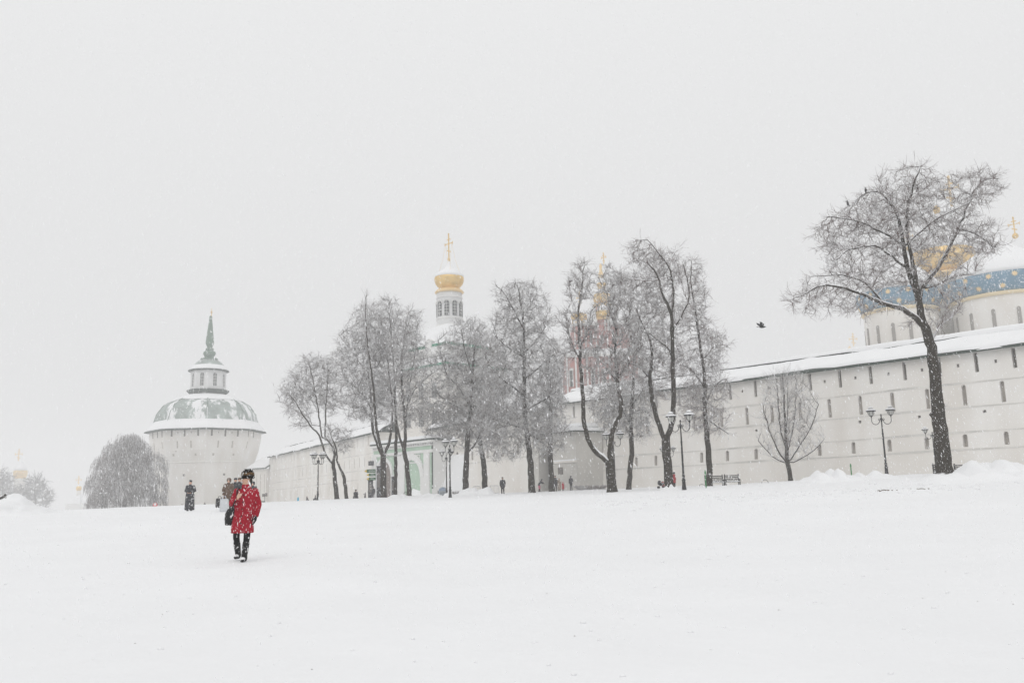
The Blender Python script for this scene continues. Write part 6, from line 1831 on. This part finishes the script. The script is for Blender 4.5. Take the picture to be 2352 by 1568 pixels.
figure('crouching dark figure near the turquoise child', spot(705, 108, 1149), 1.0, R(70), sit, V3, coat='charcoal', hem=.06, hemw=.3, hat_kind='hood')
figure('crouching figure half behind the four-lantern lamp', spot(724.5, 96, 1146), .95, R(-60), sit, V3, coat='charcoal', hem=.06, hemw=.3, hat_kind='hood')
figure('tiny dark far-off figure on the crest between cassock and red coat', spot(470, 118, 1161), .80, R(0), sit, V3, coat='charcoal', hem=.06, hemw=.3, hat_kind='hood')
bpy.context.view_layer.update()
dg = bpy.context.evaluated_depsgraph_get()
for o in PENDING:
    me = bpy.data.meshes.new_from_object(o.evaluated_get(dg))
    o.modifiers.clear(); old = o.data; o.data = me
    if not me.materials: me.materials.append(old.materials[0])
    me.polygons.foreach_set('use_smooth', [True] * len(me.polygons))

# ------------------------------------------------------------------ crows
def crow(label, p, s, flying, rz):
    root = empty('crow', p, rz); root.scale = (s, s, s)
    m = MB(); M0 = Matrix.Rotation(R(90), 3, 'Y') if flying else Matrix.Rotation(R(25), 3, 'Y')
    if flying:
        m.ball((0, 0, 0), (.20, .065, .07), 12, 8); m.ball((.20, 0, .03), (.06, .045, .045), 10, 6); m.build('body', M['crow'], root, True)
        m = MB(); m.lathe([(.022, 0), (.012, .05), (.003, .08)], 6, c=(.25, 0, .03), M=Matrix.Rotation(R(90), 3, 'Y')); m.build('beak', M['crow'], root)
        m = MB(); m.prism([(0, 0), (-.20, .075), (-.22, .03), (-.22, -.03), (-.20, -.075)], .015, Matrix.Translation((-.16, 0, 0)) @ Matrix.Rotation(R(90), 4, 'X')); m.build('tail', M['crow'], root)
        for sg in (-1, 1):
            m = MB()
            up_, back = (.34, -.10) if sg > 0 else (.30, -.16)
            a = [(.10, .04 * sg, .03), (-.10, .04 * sg, .03), (-.20, .20 * sg, .16), (-.14 + back, .36 * sg, up_), (.02 + back, .30 * sg, up_ - .02), (.10, .16 * sg, .17)]
            n = 6; m.v = a + [(x, y, z + .014) for x, y, z in a]; m.f = [tuple(range(n)), tuple(range(2*n-1, n-1, -1))] + [((i+1) % n, i, n+i, n+(i+1) % n) for i in range(n)]
            m.build('wing', M['crow'], root)
    else:
        m.ball((0, 0, .12), (.075, .07, .14), 12, 8); m.ball((.03, 0, .28), (.055, .045, .05), 10, 6); m.tube([(0, 0, .2), (.025, 0, .26)], [.06, .045], 8); m.build('body', M['crow'], root, True)
        m = MB(); m.lathe([(.02, 0), (.004, .07)], 6, c=(.07, 0, .28), M=Matrix.Rotation(R(95), 3, 'Y')); m.build('beak', M['crow'], root)
        m = MB(); m.box((-.09, -.03, -.14), (-.05, .03, .06), Matrix.Rotation(R(18), 4, 'Y')); m.build('tail', M['crow'], root)
        for sg in (-1, 1): m = MB(); m.tube([(.01, .025 * sg, .02), (.015, .03 * sg, -.045)], .009, 5); m.build('leg', M['crow'], root)
    tag(root, label, 'bird')
crow('black crow flying past the tallest tree with raised wings', at(1750, 751, 44), .75, True, R(8))
def perch(label, px, py, s, N, base, rz):
    # the nearest twig to the line of sight carries the bird
    d = ray(px, py).normalized(); W = N + np.array(base); v = W - np.array(EYE); t = v @ np.array(d); dist = np.linalg.norm(v - t[:, None] * np.array(d), axis=1)
    i = int(np.argmin(dist)); crow(label, Vector(W[i]) + Vector((0, 0, .055 * s)), s, False, rz)
bb = big_tree.location
perch('crow perched among the twigs of the V-forked tree', 1423, 655, .95, vN, v_tree.location, R(30))
perch('lower of the two crows perched in the tallest tree', 1952, 464, .95, bigN, bb, R(120))
perch('upper of the two crows perched in the tallest tree', 1986, 444, .95, bigN, bb, R(60))

# ------------------------------------------------------------------ specks on the snow, falling snow, haze
def specks():
    rs = np.random.RandomState(77); m = MB()
    for i in range(45):
        Yq = 3.5 + 20 * rs.rand() ** 1.3; x = rs.uniform(-.62, .62) * Yq; z = G(x, Yq); a = rs.rand() * 6.28; L_ = rs.uniform(.005, .012)
        Mx = Matrix.Translation((x, Yq, z + .003)) @ Matrix.Rotation(a, 4, 'Z')
        m.box((-L_, -L_ * .35, 0), (L_, L_ * .35, .003), Mx)
    o = m.build('leaf_litter', M['litter']); tag(o, 'scattered dark specks of leaf litter on the snow', kind='stuff')
    m = MB(); rs = np.random.RandomState(78)
    for i in range(26):
        x = at(rs.choice([2035, 2120]) + rs.normal(0, 14), 1130, 36).x; Yq = 36 + rs.normal(0, .25); z = G(x, Yq)
        Mx = Matrix.Translation((x, Yq, z + .01)) @ Matrix.Rotation(rs.rand() * 6, 4, 'Z'); m.box((-.04, -.02, -.02), (.04, .02, .012), Mx)
    o = m.build('dirt_clods', M['litter']); tag(o, 'row of dark dirt clods along the snow edge', kind='stuff')
specks()
def clods():
    rs = np.random.RandomState(79); m = MB()
    for i in range(620):
        if i < 260:
            Yq = 4 + 26 * rs.rand() ** 1.2; x = rs.uniform(-.64, .64) * Yq; s = rs.uniform(.008, .026)
        else:                                         # broken crust along the foot of the banks on the right
            Yq = 37 + rs.normal(0, 2.2); x = rs.uniform(3, 27); s = rs.uniform(.02, .07)
        z = G(x, Yq); m.ball((x, Yq, z + s * .2), (s * rs.uniform(.8, 1.6), s, s * .7), 6, 4)
    tag(m.build('snow_clods', M['snow'], smooth=True), 'small clods of snow strewn over the field', kind='stuff')
clods()

def falling_snow():
    rs = np.random.RandomState(91); P, S_ = [], []
    for (y0, y1, dens, n) in ((5.5, 17.0, 0, 56000), (17.0, 52.0, 0, 44000)):
        u = rs.rand(n); Yq = (y0**3 + u * (y1**3 - y0**3)) ** (1/3)
        x = rs.uniform(-.68, .68, n) * Yq; z = 1.6 + rs.uniform(-.26, .66, n) * Yq
        P.append(np.stack([x, Yq, z], 1)); S_.append(np.clip(rs.lognormal(0, .35, n), .5, 2.2))
    P = np.concatenate(P); S_ = np.concatenate(S_)
    g = ground_np(P[:, 0], P[:, 1]); keep = P[:, 2] > g + .05; P, S_ = P[keep], S_[keep]; n = len(P)
    w = .0026 * S_; l = .0085 * S_ * rs.uniform(.8, 1.5, n)
    D = np.array([.22, 0, -1.0]) + rs.normal(0, .16, (n, 3)); D /= np.linalg.norm(D, axis=1, keepdims=True)
    U = np.cross(D, np.array([0, 1, 0.01])); U /= np.linalg.norm(U, axis=1, keepdims=True); W = np.cross(D, U)
    wd, ld = w[:, None], l[:, None]               # each flake two thin crossed plates of ice
    V = np.stack([P + D * ld, P + U * wd, P - D * ld, P - U * wd, P + D * ld * .9, P + W * wd, P - D * ld * .9, P - W * wd], 1).reshape(-1, 3)
    f = np.array([[0, 1, 2, 3], [4, 5, 6, 7]])
    Q = (f[None] + np.arange(n)[:, None, None] * 8).reshape(-1, 4)
    o = np_mesh('falling_snow', V, Q, M['flake']); tag(o, 'falling snowflakes filling the air above the square', kind='stuff')
falling_snow()

def haze():
    m = MB(); m.box((-705, -57, -40), (505, 1105, 64)); me = m.mesh('haze')
    hm = bpy.data.materials.new('haze_air'); hm.use_nodes = True; t = hm.node_tree; t.nodes.clear()
    out = t.nodes.new('ShaderNodeOutputMaterial'); v = t.nodes.new('ShaderNodeVolumePrincipled')
    v.inputs['Color'].default_value = (0.965, 0.965, 0.968, 1); v.inputs['Density'].default_value = HAZE; v.inputs['Anisotropy'].default_value = 0.0
    t.links.new(v.outputs[0], out.inputs['Volume'])
    o = link('haze', me, hm); tag(o, 'even pale haze of falling snow over the whole square', kind='stuff')
HAZE = 0.0017
haze()
